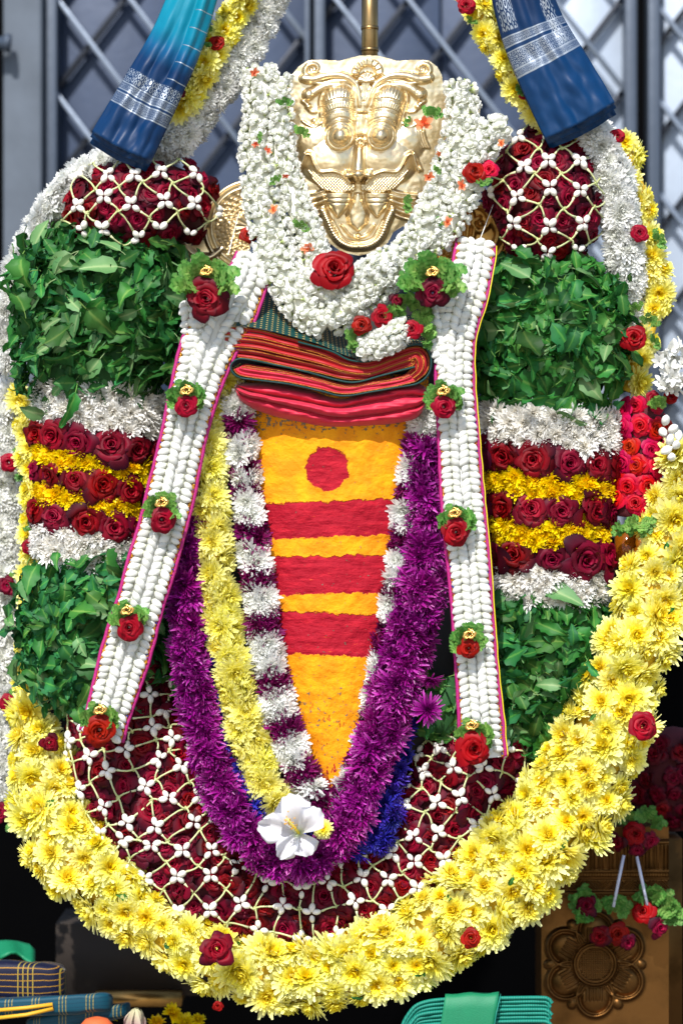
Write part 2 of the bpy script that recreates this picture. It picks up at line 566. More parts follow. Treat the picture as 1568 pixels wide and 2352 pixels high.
def make_jasmine(seed, openp):
    """small double jasmine blossom"""
    rg = random.Random(seed)
    mb = MB()
    tube(mb, [(0, 0, -0.8), (0, 0, -0.35)], [0.10, 0.22], 5, 0, False, t=0.0, r=0.3)
    lathe([(0.12, -0.4), (0.48, -0.2), (0.56, 0.05), (0.44, 0.32), (0.2, 0.48), (0.01, 0.5)], 8, mb, fn=lambda a, k: 1 + 0.08 * math.sin(3 * a + seed))
    for i in range(6 if openp else 5):
        az = 2 * math.pi * i / (6 if openp else 5) + rg.gauss(0, 0.2)
        e = RAD(rg.uniform(12, 40) if openp else rg.uniform(30, 50))
        petal_strip(mb, az, 0.18, -0.34, 1.05 if openp else 1.15, 0.92, e, e + RAD(60 if openp else 100), 0.28, seg=4, t0=0.25, t1=1.0, prof=(0.35, 0.85, 1.0, 0.9, 0.35))
    return mb

MUM_Y = [make_mum(20 + i, 9, 25 - i % 4, 10, 0.2 + 0.02 * (i % 3), -26 + 9 * (i % 5), 52 + 5 * (i % 4), 14 + 6 * (i % 4), jitter=0.12 + 0.04 * (i % 4), center=True, prof=(0.4, 0.8, 1.0, 1.0, 0.5)).mesh('yellow_mum', [M['yellow']]) for i in range(8)]
MUM_YS = [make_mum(40 + i, 9, 24, 10, 0.2, -8 + 8 * i, 62, 24, center=True).mesh('soft_yellow_mum', [M['yellow_soft']]) for i in range(3)]
MUM_YD = [make_mum(50 + i, 7, 18, 10, 0.30, 0, 70, 40, center=True, jitter=0.2).mesh('deep_yellow_mum', [M['yellow_deep']]) for i in range(3)]
MUM_W = [make_mum(60 + i, 9, 24, 10, 0.22, -8 + 8 * i, 66, 28, center=False, tmin=0.12).mesh('white_mum', [M['white']]) for i in range(3)]
MUM_WD = [make_mum(70 + i, 7, 22, 12, 0.19, 10, 76, 20, center=False, tmin=0.05, jitter=0.25).mesh('ivory_mum', [M['white_dry']]) for i in range(3)]
MUM_P = [make_mum(80 + i, 8, 19, 8, 0.155, -12 + 12 * i, 68, 18, center=False, jitter=0.22, chan=0.6).mesh('purple_mum', [M['purple']]) for i in range(3)]
MUM_M = [make_mum(90 + i, 7, 18, 8, 0.16, -6 + 8 * i, 66, 20, center=False, jitter=0.22, chan=0.6).mesh('maroon_mum', [M['maroon']]) for i in range(2)]
MUM_B = [make_mum(95 + i, 6, 15, 8, 0.17, 0, 70, 24, center=False, jitter=0.25, chan=0.6).mesh('blue_mum', [M['blue']]) for i in range(2)]
ROSE_D = [make_rose(100 + i, 24, 1.0 - 0.05 * i, 0.055, 0.14).mesh('dark_rose', [M['rose_dark']]) for i in range(5)]
ROSE_R = [make_rose(120 + i, 23, 0.98, 0.03, 0.07).mesh('red_rose', [M['rose_red']]) for i in range(3)]
ROSE_K = [make_rose(130 + i, 24, 0.95, 0.03, 0.07).mesh('crimson_rose', [M['rose_pink']]) for i in range(3)]
LEAF_MB = []
for i in range(12):
    LEAF_MB.append(make_leaf(200 + i, -0.3 + 0.3 * (i % 6), 0.2 + 0.3 * (i % 3), 0.25 + 0.04 * (i % 4), 0.09, 0.035, 0.08 * (i % 3)))
LEAF = [b.mesh('leaf_blade', [M['leaf']]) for b in LEAF_MB]
LEAF_P = [make_leaf(220 + i, 0.2 + 0.2 * i, 0.3, 0.29, 0.03, 0.015).mesh('pale_leaf_blade', [M['leaf_pale']]) for i in range(3)]
FROND = [make_frond(240 + i, 8).mesh('sprig_leaves', [M['sprig']]) for i in range(4)]
FROND_BIG = [make_frond(250 + i, 15).mesh('sprig_leaves', [M['sprig']]) for i in range(3)]
BUD_MB = [make_bud(260 + i) for i in range(4)]
BUD = [b.mesh('plump_bud', [M['bud']]) for b in BUD_MB]
JAS_MB = [make_jasmine(270 + i, i % 2 == 1) for i in range(6)]
JAS = [b.mesh('jasmine_blossom', [M['jasmine']]) for b in JAS_MB]

def scatter_tube(path, step, phi_max=95, phi_step=None, dr=1.0, off=0.0, jitter=0.3, s0=0.0, s1=None):
    """staggered placements over the front of a tube: (pos, normal, tangent, s, phi)"""
    out = []
    s1 = path.L if s1 is None else s1
    s = s0 + step * 0.3; row = 0
    while s < s1:
        w = path.key(s)[3]
        arc = 2 * RAD(phi_max) * w * (0.5 + 0.5 * dr)
        m = max(1, round(arc / (phi_step or step)))
        for i in range(m):
            ph = -RAD(phi_max) + 2 * RAD(phi_max) * (i + 0.5 + (0.25 if row % 2 else -0.25) + rng.uniform(-jitter, jitter)) / m
            ph = max(-RAD(phi_max), min(RAD(phi_max), ph))
            ss = min(max(s + step * rng.uniform(-jitter, jitter), 0), path.L)
            p, n, T = path.surf(ss, ph, dr, off)
            out.append((p, n, T, ss, ph))
        s += step; row += 1
    return out

def scatter_ell(e, step, off=0.0, jitter=0.28, lim=0.98, cut=None):
    out = []
    row = 0; y = -e.py
    while y < e.py:
        x = -e.px + (step / 2 if row % 2 else 0)
        while x < e.px:
            a = (x + rng.uniform(-jitter, jitter) * step) / e.px; b = (y + rng.uniform(-jitter, jitter) * step) / e.py
            if a * a + b * b < lim and (cut is None or cut(a, b)):
                p, n = e.surf(a, b, off); out.append((p, n, a, b))
            x += step
        y += step * 0.87; row += 1
    return out

def put_flowers(name, meshes, parent, spots, R, tilt=0.25, bias=None, sc=0.15):
    k = 0
    for sp in spots:
        p, n = sp[0], sp[1]
        nn = jit(n + (bias or Vector()), tilt)
        piece(name, rng.choice(meshes), parent, p, qn(nn, rng.random() * 6.28), R * PX * rng.uniform(1 - sc, 1 + sc))
        k += 1
    return k

def base_of(path):
    pts = [P(*k[:3]) for k in path.K]
    lo = min(pts, key=lambda v: v.z)
    return lo.copy()

# ================================================================== the setting
def steel(name, rgb, rough, metal=0.35, streak=True, amt=0.35):
    m = NT(name)
    co = m.node('ShaderNodeTexCoord', out=3)
    mp = m.node('ShaderNodeMapping', {'Vector': co, 'Scale': (1.0, 1.0, 0.18)})
    n1 = m.noise(26, 6, mp, 0.65)
    n2 = m.noise(7, 5, co, 0.6)
    v = m.math('ADD', m.math('MULTIPLY', n1, amt), m.math('MULTIPLY', n2, amt * 1.2))
    c = m.hsv(lin(rgb), 0.5, 1.0, m.math('ADD', v, 1 - amt * 1.1))
    m.set(Base_Color=c, Metallic=metal, Roughness=m.math('ADD', m.math('MULTIPLY', n2, 0.25), rough - 0.12))
    m.bump(m.noise(60, 4, co), 0.25, 0.002)
    return m.m
M['sheet'] = steel('weathered_blue_grey_sheet', (42, 56, 80), 0.5, 0.25, amt=0.5)
M['sheet_pale'] = steel('pale_galvanised_sheet', (160, 172, 188), 0.42, 0.15, amt=0.3)
M['bar_shade'] = steel('shade_dark_steel', (24, 30, 42), 0.4, 0.3)  # shade on the rear bars is put into this darker steel colour
M['bar_light'] = steel('worn_bright_steel', (112, 122, 136), 0.38, 0.5)
M['post'] = steel('grey_steel_post', (62, 72, 86), 0.45, 0.3)
M['cement'] = flat_mat('grey_cement', (84, 92, 102), 0.85, noise_s=14, noise_a=0.35, bump=0.4, bump_s=40)
M['void'] = flat_mat('shade_black', (5, 5, 6), 0.95, noise_s=6, noise_a=0.3)  # near-black colour stands in for the deep shade behind the figure
M['void'].node_tree.nodes['Principled BSDF'].inputs['Specular IOR Level'].default_value = 0.03

mb = MB()
box(mb, P(784, 1176, -1.5), (Vector((1.6, 0, 0)), Vector((0, 0.01, 0)), Vector((0, 0, 1.9))))
kind(obj('shade_backdrop', mb, M['void']), 'structure')

GD = -0.85
M['bounce_paving'] = flat_mat('pale_bounce_stone', (150, 142, 130), 0.85, noise_s=3, noise_a=0.2)  # unseen paving, added below the frame to bounce light upward
mb = MB(); box(mb, Vector((0, -2.0, -0.75)), (Vector((8, 0, 0)), Vector((0, 4.2, 0)), Vector((0, 0, 0.02))))
kind(obj('ground', mb, M['bounce_paving']), 'structure')
gate = thing('metal_gate', 'blue grey sheet metal gate with crossing diagonal flat bars behind the figure', 'gate', P(760, 1250, GD))
def pbox(parent, name, x0, x1, y0, y1, d0, d1, mat, bevel=False):
    mb = MB()
    a = P(x0, y0, (d0 + d1) / 2); b = P(x1, y1, (d0 + d1) / 2)
    c = (a + b) / 2
    box(mb, c, (Vector(((b.x - a.x) / 2, 0, 0)), Vector((0, abs(d1 - d0) / 2, 0)), Vector((0, 0, (a.z - b.z) / 2))))
    o = obj(name, mb, mat, parent)
    bv = o.modifiers.new('edge', 'BEVEL'); bv.width = 0.0015; bv.segments = 2; bv.limit_method = 'ANGLE'
    return o
for (x0, x1, pale) in ((128, 402, 0), (406, 704, 0), (744, 1010, 0), (1014, 1246, 0), (1250, 1432, 1), (1520, 1720, 1)):
    pbox(gate, 'sheet_panel', x0, x1, -120, 1230, GD - 0.035, GD - 0.03, M['sheet_pale'] if pale else M['sheet'])
for (x0, x1) in ((108, 134), (700, 712), (722, 746), (1432, 1458), (1484, 1512), (1700, 1725)):
    pbox(gate, 'post', x0, x1, -120, 1240, GD - 0.03, GD + 0.03, M['post'])
def dbar(xa, ya, xb, yb, d, w, mat):
    A, B = P(xa, ya, d), P(xb, yb, d)
    t = (B - A); L = t.length / 2; t.normalize(); s = t.cross(FRONT).normalized()
    mb = MB(); box(mb, (A + B) / 2, (t * L, s * w * PX, Vector((0, 0.006, 0))))
    o = obj('diagonal_bar', mb, mat, gate)
    bv = o.modifiers.new('edge', 'BEVEL'); bv.width = 0.0015; bv.segments = 2
def clipbar(c, sl, x0, x1, d, w, mat):
    """bar x = c + sl*y between two posts"""
    ya, yb = (x0 - c) / sl, (x1 - c) / sl
    ya, yb = min(ya, yb), max(ya, yb)
    ya, yb = max(ya, -110), min(yb, 1225)
    if yb - ya > 60: dbar(c + sl * ya, ya, c + sl * yb, yb, d, w, mat)
for k in range(-5, 9):
    c = 134 + 167 * k
    clipbar(c, 0.76, 120, 708, GD + 0.006, 7.0, M['bar_light'])
    clipbar(c - 30, 0.78, 735, 1444, GD + 0.006, 7.0, M['bar_light'])
    clipbar(c + 30, 0.78, 1500, 1712, GD + 0.006, 7.0, M['bar_light'])
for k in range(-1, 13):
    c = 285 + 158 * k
    clipbar(c, -0.76, 120, 708, GD - 0.012, 8.5, M['bar_shade'])
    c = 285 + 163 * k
    clipbar(c, -0.76, 735, 1444, GD - 0.012, 8.5, M['bar_shade'])
    clipbar(c, -0.76, 1500, 1712, GD - 0.012, 8.5, M['bar_shade'])
# cement pillar and the pipe stub beside the gate
mb = MB(); a = P(18, -120, -0.86); b = P(106, 1240, -0.86); c = (a + b) / 2
box(mb, c, (Vector(((b.x - a.x) / 2, 0, 0)), Vector((0, 0.07, 0)), Vector((0, 0, (a.z - b.z) / 2))))
o = obj('cement_pillar', mb, M['cement']); tag(o, 'weathered grey cement pillar at the side of the lattice gate', 'pillar')
bv = o.modifiers.new('edge', 'BEVEL'); bv.width = 0.006; bv.segments = 3
mb = MB(); tube(mb, [P(-60, 95, -0.76), P(10, 98, -0.76), P(14, 98, -0.76), P(24, 99, -0.76)], [18 * PX, 18 * PX, 26 * PX, 26 * PX], 16)
tag(obj('hinge_pin', mb, M['post']), 'stubby grey pipe end sticking in beside the cement pillar', 'pipe')

# dark figure under the flowers
body = thing('deity_figure', 'dark stone figure hidden under garlands and leaf bundles', 'statue', P(760, 2250, 0.0))
obj('torso', tube_core(Path([(770, 640, -0.06, 120), (765, 800, -0.05, 260), (760, 1100, -0.05, 330), (750, 1500, -0.04, 360), (730, 1800, -0.04, 330), (720, 2080, -0.05, 220)]), dr=0.34, shrink=1, back=0.3), M['body'], body)

# ================================================================== brass reliefs
def brass(name, rgb, rough, dark=(60, 40, 18), tarnish=0.25, bscale=90):
    m = NT(name)
    n = m.noise(18, 5)
    n2 = m.noise(120, 3)
    c = m.mix(m.math('MULTIPLY', m.step(n, 0.42, 0.75), tarnish), lin(rgb), lin(dark))
    m.set(Base_Color=c, Metallic=1.0, Roughness=m.math('ADD', m.math('MULTIPLY', n, 0.22), rough - 0.1))
    m.bump(n2, 0.06, 0.002)
    return m.m
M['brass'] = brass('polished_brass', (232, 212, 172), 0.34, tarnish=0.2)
M['brass_dim'] = brass('dim_brass', (196, 150, 84), 0.36, tarnish=0.5)
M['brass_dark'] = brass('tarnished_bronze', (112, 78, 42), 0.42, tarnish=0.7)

def seg_dist(X, Y, pts):
    """distance to a polyline and parameter 0..1 along it"""
    pts = catmull([(p[0], p[1]) for p in pts], 6)
    best = np.full(X.shape, 1e9); par = np.zeros(X.shape); side = np.zeros(X.shape)
    n = len(pts) - 1
    for i in range(n):
        ax, ay = pts[i]; bx, by = pts[i + 1]
        dx, dy = bx - ax, by - ay; l2 = dx * dx + dy * dy + 1e-9
        t = np.clip(((X - ax) * dx + (Y - ay) * dy) / l2, 0, 1)
        d = np.hypot(X - ax - t * dx, Y - ay - t * dy)
        m = d < best
        best = np.where(m, d, best); par = np.where(m, (i + t) / n, par)
        side = np.where(m, np.sign((X - ax) * dy - (Y - ay) * dx) * d, side)
    return best, par, side

def ridge(X, Y, pts, r0, r1, h, ribs=0, rib_h=0.0):
    d, t, s = seg_dist(X, Y, pts)
    r = r0 + (r1 - r0) * t
    q = np.clip(1 - (d / r) ** 2, 0, 1)
    z = h * np.sqrt(q) * (r / max(r0, r1))
    if ribs: z = z + rib_h * np.sqrt(q) * np.sin(t * ribs * 6.283 + s / r * 1.5)
    return z

def dome(X, Y, x, y, rx, ry, h, p=0.5):
    q = np.clip(1 - ((X - x) / rx) ** 2 - ((Y - y) / ry) ** 2, 0, 1)
    return h * q ** p

def inside(X, Y, poly):
    r = np.zeros(X.shape, bool)
    n = len(poly)
    for i in range(n):
        x0, y0 = poly[i]; x1, y1 = poly[(i + 1) % n]
        c = ((y0 > Y) != (y1 > Y)) & (X < (x1 - x0) * (Y - y0) / (y1 - y0 + 1e-12) + x0)
        r ^= c
    return r

def relief_parts(X, Y, H, mask, toworld, regions):
    """split a height field into parts; regions: list of (name, boolean array); remaining faces go to the first name"""
    ny, nx = X.shape
    W = toworld(X, Y, H)                    # ny,nx,3
    back = toworld(X, Y, H * 0 - 18)
    fm = mask[:-1, :-1] & mask[1:, :-1] & mask[:-1, 1:] & mask[1:, 1:]
    lab = np.zeros(fm.shape, int)
    for k, (nm, reg) in enumerate(regions[1:], 1):
        lab[reg[:-1, :-1]] = k
    out = []
    idx = np.arange(ny * nx).reshape(ny, nx)
    for k, (nm, _) in enumerate(regions):
        jj, ii = np.nonzero(fm & (lab == k))
        if len(jj) == 0: continue
        q = np.stack([idx[jj, ii], idx[jj + 1, ii], idx[jj + 1, ii + 1], idx[jj, ii + 1]], 1)
        used, inv = np.unique(q, return_inverse=True)
        q = inv.reshape(-1, 4)
        mb = MB()
        mb.add(W.reshape(-1, 3)[used], [tuple(f) for f in q.tolist()])
        if k == 0:
            # rim of the sheet: boundary edges of the whole mask drawn back
            E = set()
            F = fm
            pad = np.pad(F, 1)
            for j, i in zip(*np.nonzero(F)):
                if not pad[j, i + 1]: E.add((idx[j, i + 1], idx[j, i]))
                if not pad[j + 2, i + 1]: E.add((idx[j + 1, i], idx[j + 1, i + 1]))
                if not pad[j + 1, i]: E.add((idx[j, i], idx[j + 1, i]))
                if not pad[j + 1, i + 2]: E.add((idx[j + 1, i + 1], idx[j, i + 1]))
            fr = W.reshape(-1, 3); bk = back.reshape(-1, 3)
            V = []; Fs = []
            for a, b in E:
                n0 = len(V); V += [fr[a], fr[b], bk[b], bk[a]]; Fs.append((n0, n0 + 1, n0 + 2, n0 + 3))
            mb.add(V, Fs, 0, 0.3)
        out.append((nm, mb))
    return out

# ---- the mask (drawn in its own units: 1 unit = 0.3167 layout units)
MU = 0.3167
def mask_world(d0):
    def f(X, Y, H):
        x = 640.2 + MU * X; y = 104.5 + MU * Y
        d = d0 + H * MU * PX
        s = (CAM_D - d) / CAM_D
        return np.stack([(x - 784) * PX * s, -d, 0.75 + (1176 - y) * PX * s], -1)
    return f

STEP = 3.4
gx = np.arange(-230, 1500, STEP); gy = np.arange(50, 1540, STEP)
X, Y = np.meshgrid(gx, gy)
axc = np.interp(Y, [50, 130, 420, 700, 900, 1240, 1540], [651, 648, 612, 588, 576, 570, 580])
U = X - axc; A = np.abs(U)
sil_r = [(0, 66), (70, 70), (130, 84), (205, 106), (350, 98), (440, 104), (505, 150), (545, 210), (560, 270), (600, 325), (690, 338), (790, 365), (855, 430), (850, 500), (790, 545), (690, 560),
         (620, 680), (545, 900), (480, 1060), (430, 1180), (420, 1300), (330, 1310), (260, 1350), (215, 1430), (120, 1500), (0, 1525)]
mask = inside(A, Y, [(-5, 66)] + sil_r + [(-5, 1525)])
mask |= (A < 6) & (Y > 68) & (Y < 1522)
H = 70 * np.clip(1 - (A / 620) ** 2, 0, 1) * np.clip(1 - ((Y - 800) / 1100) ** 2, 0, 1)
nz = lambda s, a: a * np.array([[noise.noise(Vector((x * s, y * s, 3.1))) for x in gx] for y in gy])
H = H + nz(0.012, 5.0) + nz(0.035, 1.8)
Z = np.zeros(X.shape)
def up(z):
    global Z
    Z = np.maximum(Z, z)
# cheeks
ck = dome(A, Y, 205, 830, 230, 190, 62, 0.8); up(ck)
up(dome(A, Y, 330, 700, 150, 150, 34, 0.9))
# eye barrels
AX, AY, BX, BY = 185, 400, 147, 652
dx, dy = BX - AX, BY - AY; l2 = dx * dx + dy * dy
tt = np.clip(((A - AX) * dx + (Y - AY) * dy) / l2, -0.3, 1.0)
dcap = np.hypot(A - AX - np.clip(tt, 0, 1) * dx, Y - AY - np.clip(tt, 0, 1) * dy)
capR = 122 - 14 * np.clip(tt, 0, 1)
cap = 96 * np.sqrt(np.clip(1 - (dcap / capR) ** 2, 0, 1))
eye_reg = dcap < capR
rB = np.hypot(A - BX, Y - BY)
angB = np.arctan2(A - BX, -(Y - BY))
for g in (112, 132, 186, 200, 258, 272):
    cap = cap - 9 * np.exp(-((rB - g) / 4.5) ** 2) * eye_reg
fine = (rB > 140) & (rB < 182) | (rB > 205) & (rB < 254) | (rB > 276)
cap = cap + 2.6 * np.sin(angB * 84) * fine * eye_reg
cap = np.where(rB < 108, np.maximum(cap, 70) + 8 * (rB < 100) + 10 * (rB < 82) - 8 * np.exp(-((rB - 84) / 5) ** 2) - 7 * np.exp(-((rB - 62) / 4) ** 2) + 52 * np.sqrt(np.clip(1 - (rB / 60) ** 2, 0, 1)) + 26 * np.sqrt(np.clip(1 - (rB / 108) ** 2, 0, 1)), cap)
cap = np.where(eye_reg, cap, 0)
up(cap)
up(22 * np.exp(-((dcap - capR - 10) / 9) ** 2) * (Y < 760))
# brows and scrolls
up(ridge(A, Y, [(22, 430), (46, 330), (84, 262), (170, 215), (280, 212), (380, 238), (455, 232)], 24, 34, 46))
up(ridge(A, Y, [(34, 400), (66, 310), (120, 262), (230, 248), (330, 268), (440, 262)], 9, 12, 30))
up(ridge(A, Y, [(60, 430), (90, 350), (150, 298), (250, 282), (330, 306), (400, 352)], 20, 40, 44))
up(dome(A, Y, 405, 352, 46, 46, 56))
up(ridge(A, Y, [(330, 206), (400, 222), (452, 190), (440, 142), (395, 128), (362, 152), (372, 186), (402, 186), (408, 166)], 20, 9, 34))
up(ridge(A, Y, [(438, 400), (400, 430), (380, 470), (340, 480)], 18, 12, 28)); up(dome(A, Y, 398, 440, 24, 24, 34))
up(ridge(A, Y, [(300, 560), (340, 590), (390, 570), (430, 545)], 15, 10, 24)); up(dome(A, Y, 344, 546, 20, 24, 26))
for k in range(4):
    up(ridge(A, Y, [(400 + 18 * k, 600 + 6 * k), (420 + 18 * k, 680), (450 + 18 * k, 740)], 8, 8, 18, 12, 4))
# side lobe with its spiral
up(ridge(A, Y, [(640, 420), (700, 390), (770, 400), (812, 450), (790, 505), (740, 510), (718, 470), (742, 440), (768, 456), (760, 478)], 22, 10, 34))
# crown shell
rs = np.hypot(U, Y - 205); th = np.arctan2(U, -(Y - 205))
fan = (rs < 112) & (Y < 210) & (rs > 58)
up(np.where(fan, 26 + 12 * np.abs(np.sin(th * 7.5)) - 8 * np.exp(-((rs - 60) / 8) ** 2), 0))
rs2 = np.hypot(U, Y - 255); th2 = np.arctan2(U, -(Y - 255))
up(np.where((rs2 < 66) & (Y < 262), 34 + 10 * np.abs(np.sin(th2 * 6)), 0))
up(np.where((A < 34) & (Y > 255) & (Y < 400), 26 - 0.2 * A + 5 * np.cos(U * 0.5), 0))
up(np.where((A < 46) & (Y > 402) & (Y < 480) & (A < 46 - np.clip(425 - Y, 0, 60)), 30 - 0.35 * A + 2 * np.cos(U * .6), 0))
up(np.where((A < 30 + 0.02 * (Y - 490)) & (Y > 492) & (Y < 640), 28 - 0.3 * A + 2 * np.cos(U * .45), 0))
up(ridge(A, Y, [(48, 500), (52, 570), (40, 640)], 9, 9, 28))
rr = np.hypot(U, Y - 702)
up(np.where(rr < 44, 34 * np.sqrt(np.clip(1 - ((rr - 32) / 13) ** 2, 0, 1)), 0)); up(dome(U, Y, 0, 702, 18, 18, 26))
# nose
nose = np.maximum(ridge(U, Y, [(0, 752), (0, 840), (0, 930)], 42, 66, 128), np.maximum(dome(U, Y, 0, 928, 66, 54, 142), dome(A, Y, 74, 938, 48, 42, 100)))
nose = nose - 30 * np.exp(-(((A - 52) / 26) ** 2 + ((Y - 972) / 13) ** 2))
nose_reg = nose > 58
up(np.where(nose_reg, nose, np.minimum(nose, 58)))
# lip line, scaled lip, fangs, tongue
lipc = [(58, 990), (105, 938), (185, 908), (275, 912), (322, 858), (352, 795), (390, 790), (412, 850), (440, 905)]
dl, tl, sl = seg_dist(A, Y, lipc)
lip_poly = [(20, 1000), (60, 998), (110, 946), (188, 918), (280, 922), (335, 868), (360, 820), (378, 830), (372, 890), (330, 970), (268, 1036), (190, 1062), (110, 1066), (30, 1050), (20, 1040)]
lreg = inside(A, Y, lip_poly)
scl = np.abs(np.sin((A + Y) * 0.135)) * np.abs(np.sin((A - Y) * 0.135))
up(np.where(lreg, 44 + 13 * scl - 0.0016 * (Y - 1000) ** 2, 0))
up(ridge(A, Y, lipc, 15, 13, 78))
up(ridge(A, Y, [(85, 900), (180, 884), (268, 890), (304, 840), (340, 775), (392, 768), (430, 840), (462, 905)], 7, 7, 50))
hw = np.interp(Y, [1066, 1120, 1180, 1245], [100, 96, 66, 6])
fang_reg = (np.abs(A - 142) < hw) & (Y > 1066) & (Y < 1245)
fg = 62 * np.sqrt(np.clip(1 - ((A - 142) / (hw + 1)) ** 2, 0, 1)) - 7 * np.exp(-((Y - 1108) / 4) ** 2) - 7 * np.exp(-((Y - 1142) / 4) ** 2)
Z = np.where(fang_reg, np.maximum(fg, 8), Z)
tw = np.interp(Y, [1070, 1130, 1220, 1290, 1345], [28, 42, 84, 72, 4])
ton_reg = (A < tw) & (Y > 1068) & (Y < 1345)
tg = 46 * np.sqrt(np.clip(1 - (U / (tw + 1)) ** 2, 0, 1)) + 2.4 * np.cos(U * 0.55) * (Y < 1200) - 7 * np.exp(-((tw - A - 14) / 4) ** 2)
Z = np.where(ton_reg, np.maximum(tg, 6), Z)
# beard: twisted ropes
up(ridge(A, Y, [(250, 1195), (212, 1280), (160, 1390), (80, 1450), (-20, 1462)], 34, 30, 50, 24, 5) * (A >= 0))
up(ridge(A, Y, [(180, 1270), (120, 1380), (60, 1420), (-20, 1428)], 10, 10, 34, 30, 5))
up(ridge(A, Y, [(120, 1300), (60, 1370), (-10, 1400)], 8, 8, 26))
up(dome(U, Y, 0, 1384, 24, 24, 34))
for (ya, yb, xb) in ((1050, 1085, 440), (1082, 1110, 420), (1120, 1160, 410), (1165, 1225, 410), (1200, 1272, 430)):
    up(ridge(A, Y, [(245, ya), (310, (ya + yb) / 2 + 4), (xb, yb)], 18, 14, 34, 0 if ya < 1160 else 20, 4))
H = H + Z * 1.25
H = H + 10 * np.exp(-((A - 600) / 300) ** 2)
for _ in range(2):
    H = (2 * H + np.roll(H, 1, 0) + np.roll(H, -1, 0) + np.roll(H, 1, 1) + np.roll(H, -1, 1)) / 6
mask_thing = thing('deity_mask', 'polished brass mask with bulging ringed eyes, fangs and scroll brows', 'mask', P(784, 590, 0.02))
for nm, mbp in relief_parts(X, Y, H, mask, mask_world(0.012), [('face_plate', None), ('eye', eye_reg & (U < 0)), ('eye', eye_reg & (U >= 0)), ('nose', nose_reg), ('fang', fang_reg & (U < 0)), ('fang', fang_reg & (U >= 0)), ('tongue', ton_reg)]):
    obj(nm, mbp, M['brass'], mask_thing)

# staff above the mask
M['staff'] = brass('brass_staff', (150, 124, 84), 0.34, tarnish=0.4)
mb = MB(); tube(mb, [P(849, -120, -0.02), P(849, 60, -0.02), P(849, 330, -0.02)], 19 * PX, 20)
for yy in (-60, 60, 110):
    tube(mb, [P(849, yy, -0.02), P(849, yy + 8, -0.02)], 20.5 * PX, 20)
tag(obj('brass_staff', mb, M['staff']), 'plain round brass staff rising behind the mask', 'staff')

# brass throne ornaments behind the shoulders
def lay_world(d0):
    def f(X, Y, H):
        d = d0 + H * PX
        s = (CAM_D - d) / CAM_D
        return np.stack([(X - 784) * PX * s, -d, 0.75 + (1176 - Y) * PX * s], -1)
    return f
def throne_piece(cx, sgn, label, mat):
    gx = np.arange(-95, 95, 1.6); gy = np.arange(405, 640, 1.6)
    X, Y = np.meshgrid(gx, gy)
    U = X * sgn                                     # + = towards the mask
    mk = inside(U, Y, [(95, 412), (60, 416), (25, 436), (-2, 470), (-22, 462), (-40, 468), (-58, 492), (-80, 500), (-92, 530), (-90, 640), (95, 640)])
    r = np.hypot(U - 95, Y - 520)
    H = 4 + 0 * X
    for g in (104, 90):
        H = np.maximum(H, 10 * np.sqrt(np.clip(1 - ((r - g) / 6) ** 2, 0, 1)))
    th = np.arctan2(Y - 520, U - 95)
    H = np.maximum(H, np.where((r < 86) & (r > 34), 3 + 7 * np.abs(np.sin(th * 13 + np.floor(r / 10.4) * 1.57)) * np.abs(np.sin(r * 0.302)) ** 0.6, 0))
    H = np.maximum(H, np.where((r < 34), 8 + 5 * np.abs(np.sin(th * 7)) * (r / 34), 0))
    H = np.maximum(H, ridge(U, Y, [(-10, 470), (-34, 480), (-44, 510), (-20, 530), (-6, 510), (-20, 500)], 10, 7, 14))
    H = np.maximum(H, ridge(U, Y, [(-50, 500), (-64, 540), (-40, 580), (0, 590), (30, 570)], 12, 10, 15))
    H = np.maximum(H, ridge(U, Y, [(-80, 510), (-84, 560), (-60, 610)], 8, 8, 10, 10, 2))
    H = np.maximum(H, dome(U, Y, -24, 514, 9, 9, 16))
    t = thing('throne_ornament', label, 'ornament', P(cx, 640, -0.03))
    for nm, mbp in relief_parts(X + cx, Y, H * 1.3, mk, lay_world(-0.045), [('scroll_plate', None)]):
        obj(nm, mbp, mat, t)
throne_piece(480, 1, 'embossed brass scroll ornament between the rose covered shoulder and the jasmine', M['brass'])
throne_piece(1080, -1, 'dark brass scroll ornament in shade beside the braided white sash', M['brass_dim'])  # darker brass than its twin: the shade here is put into the colour

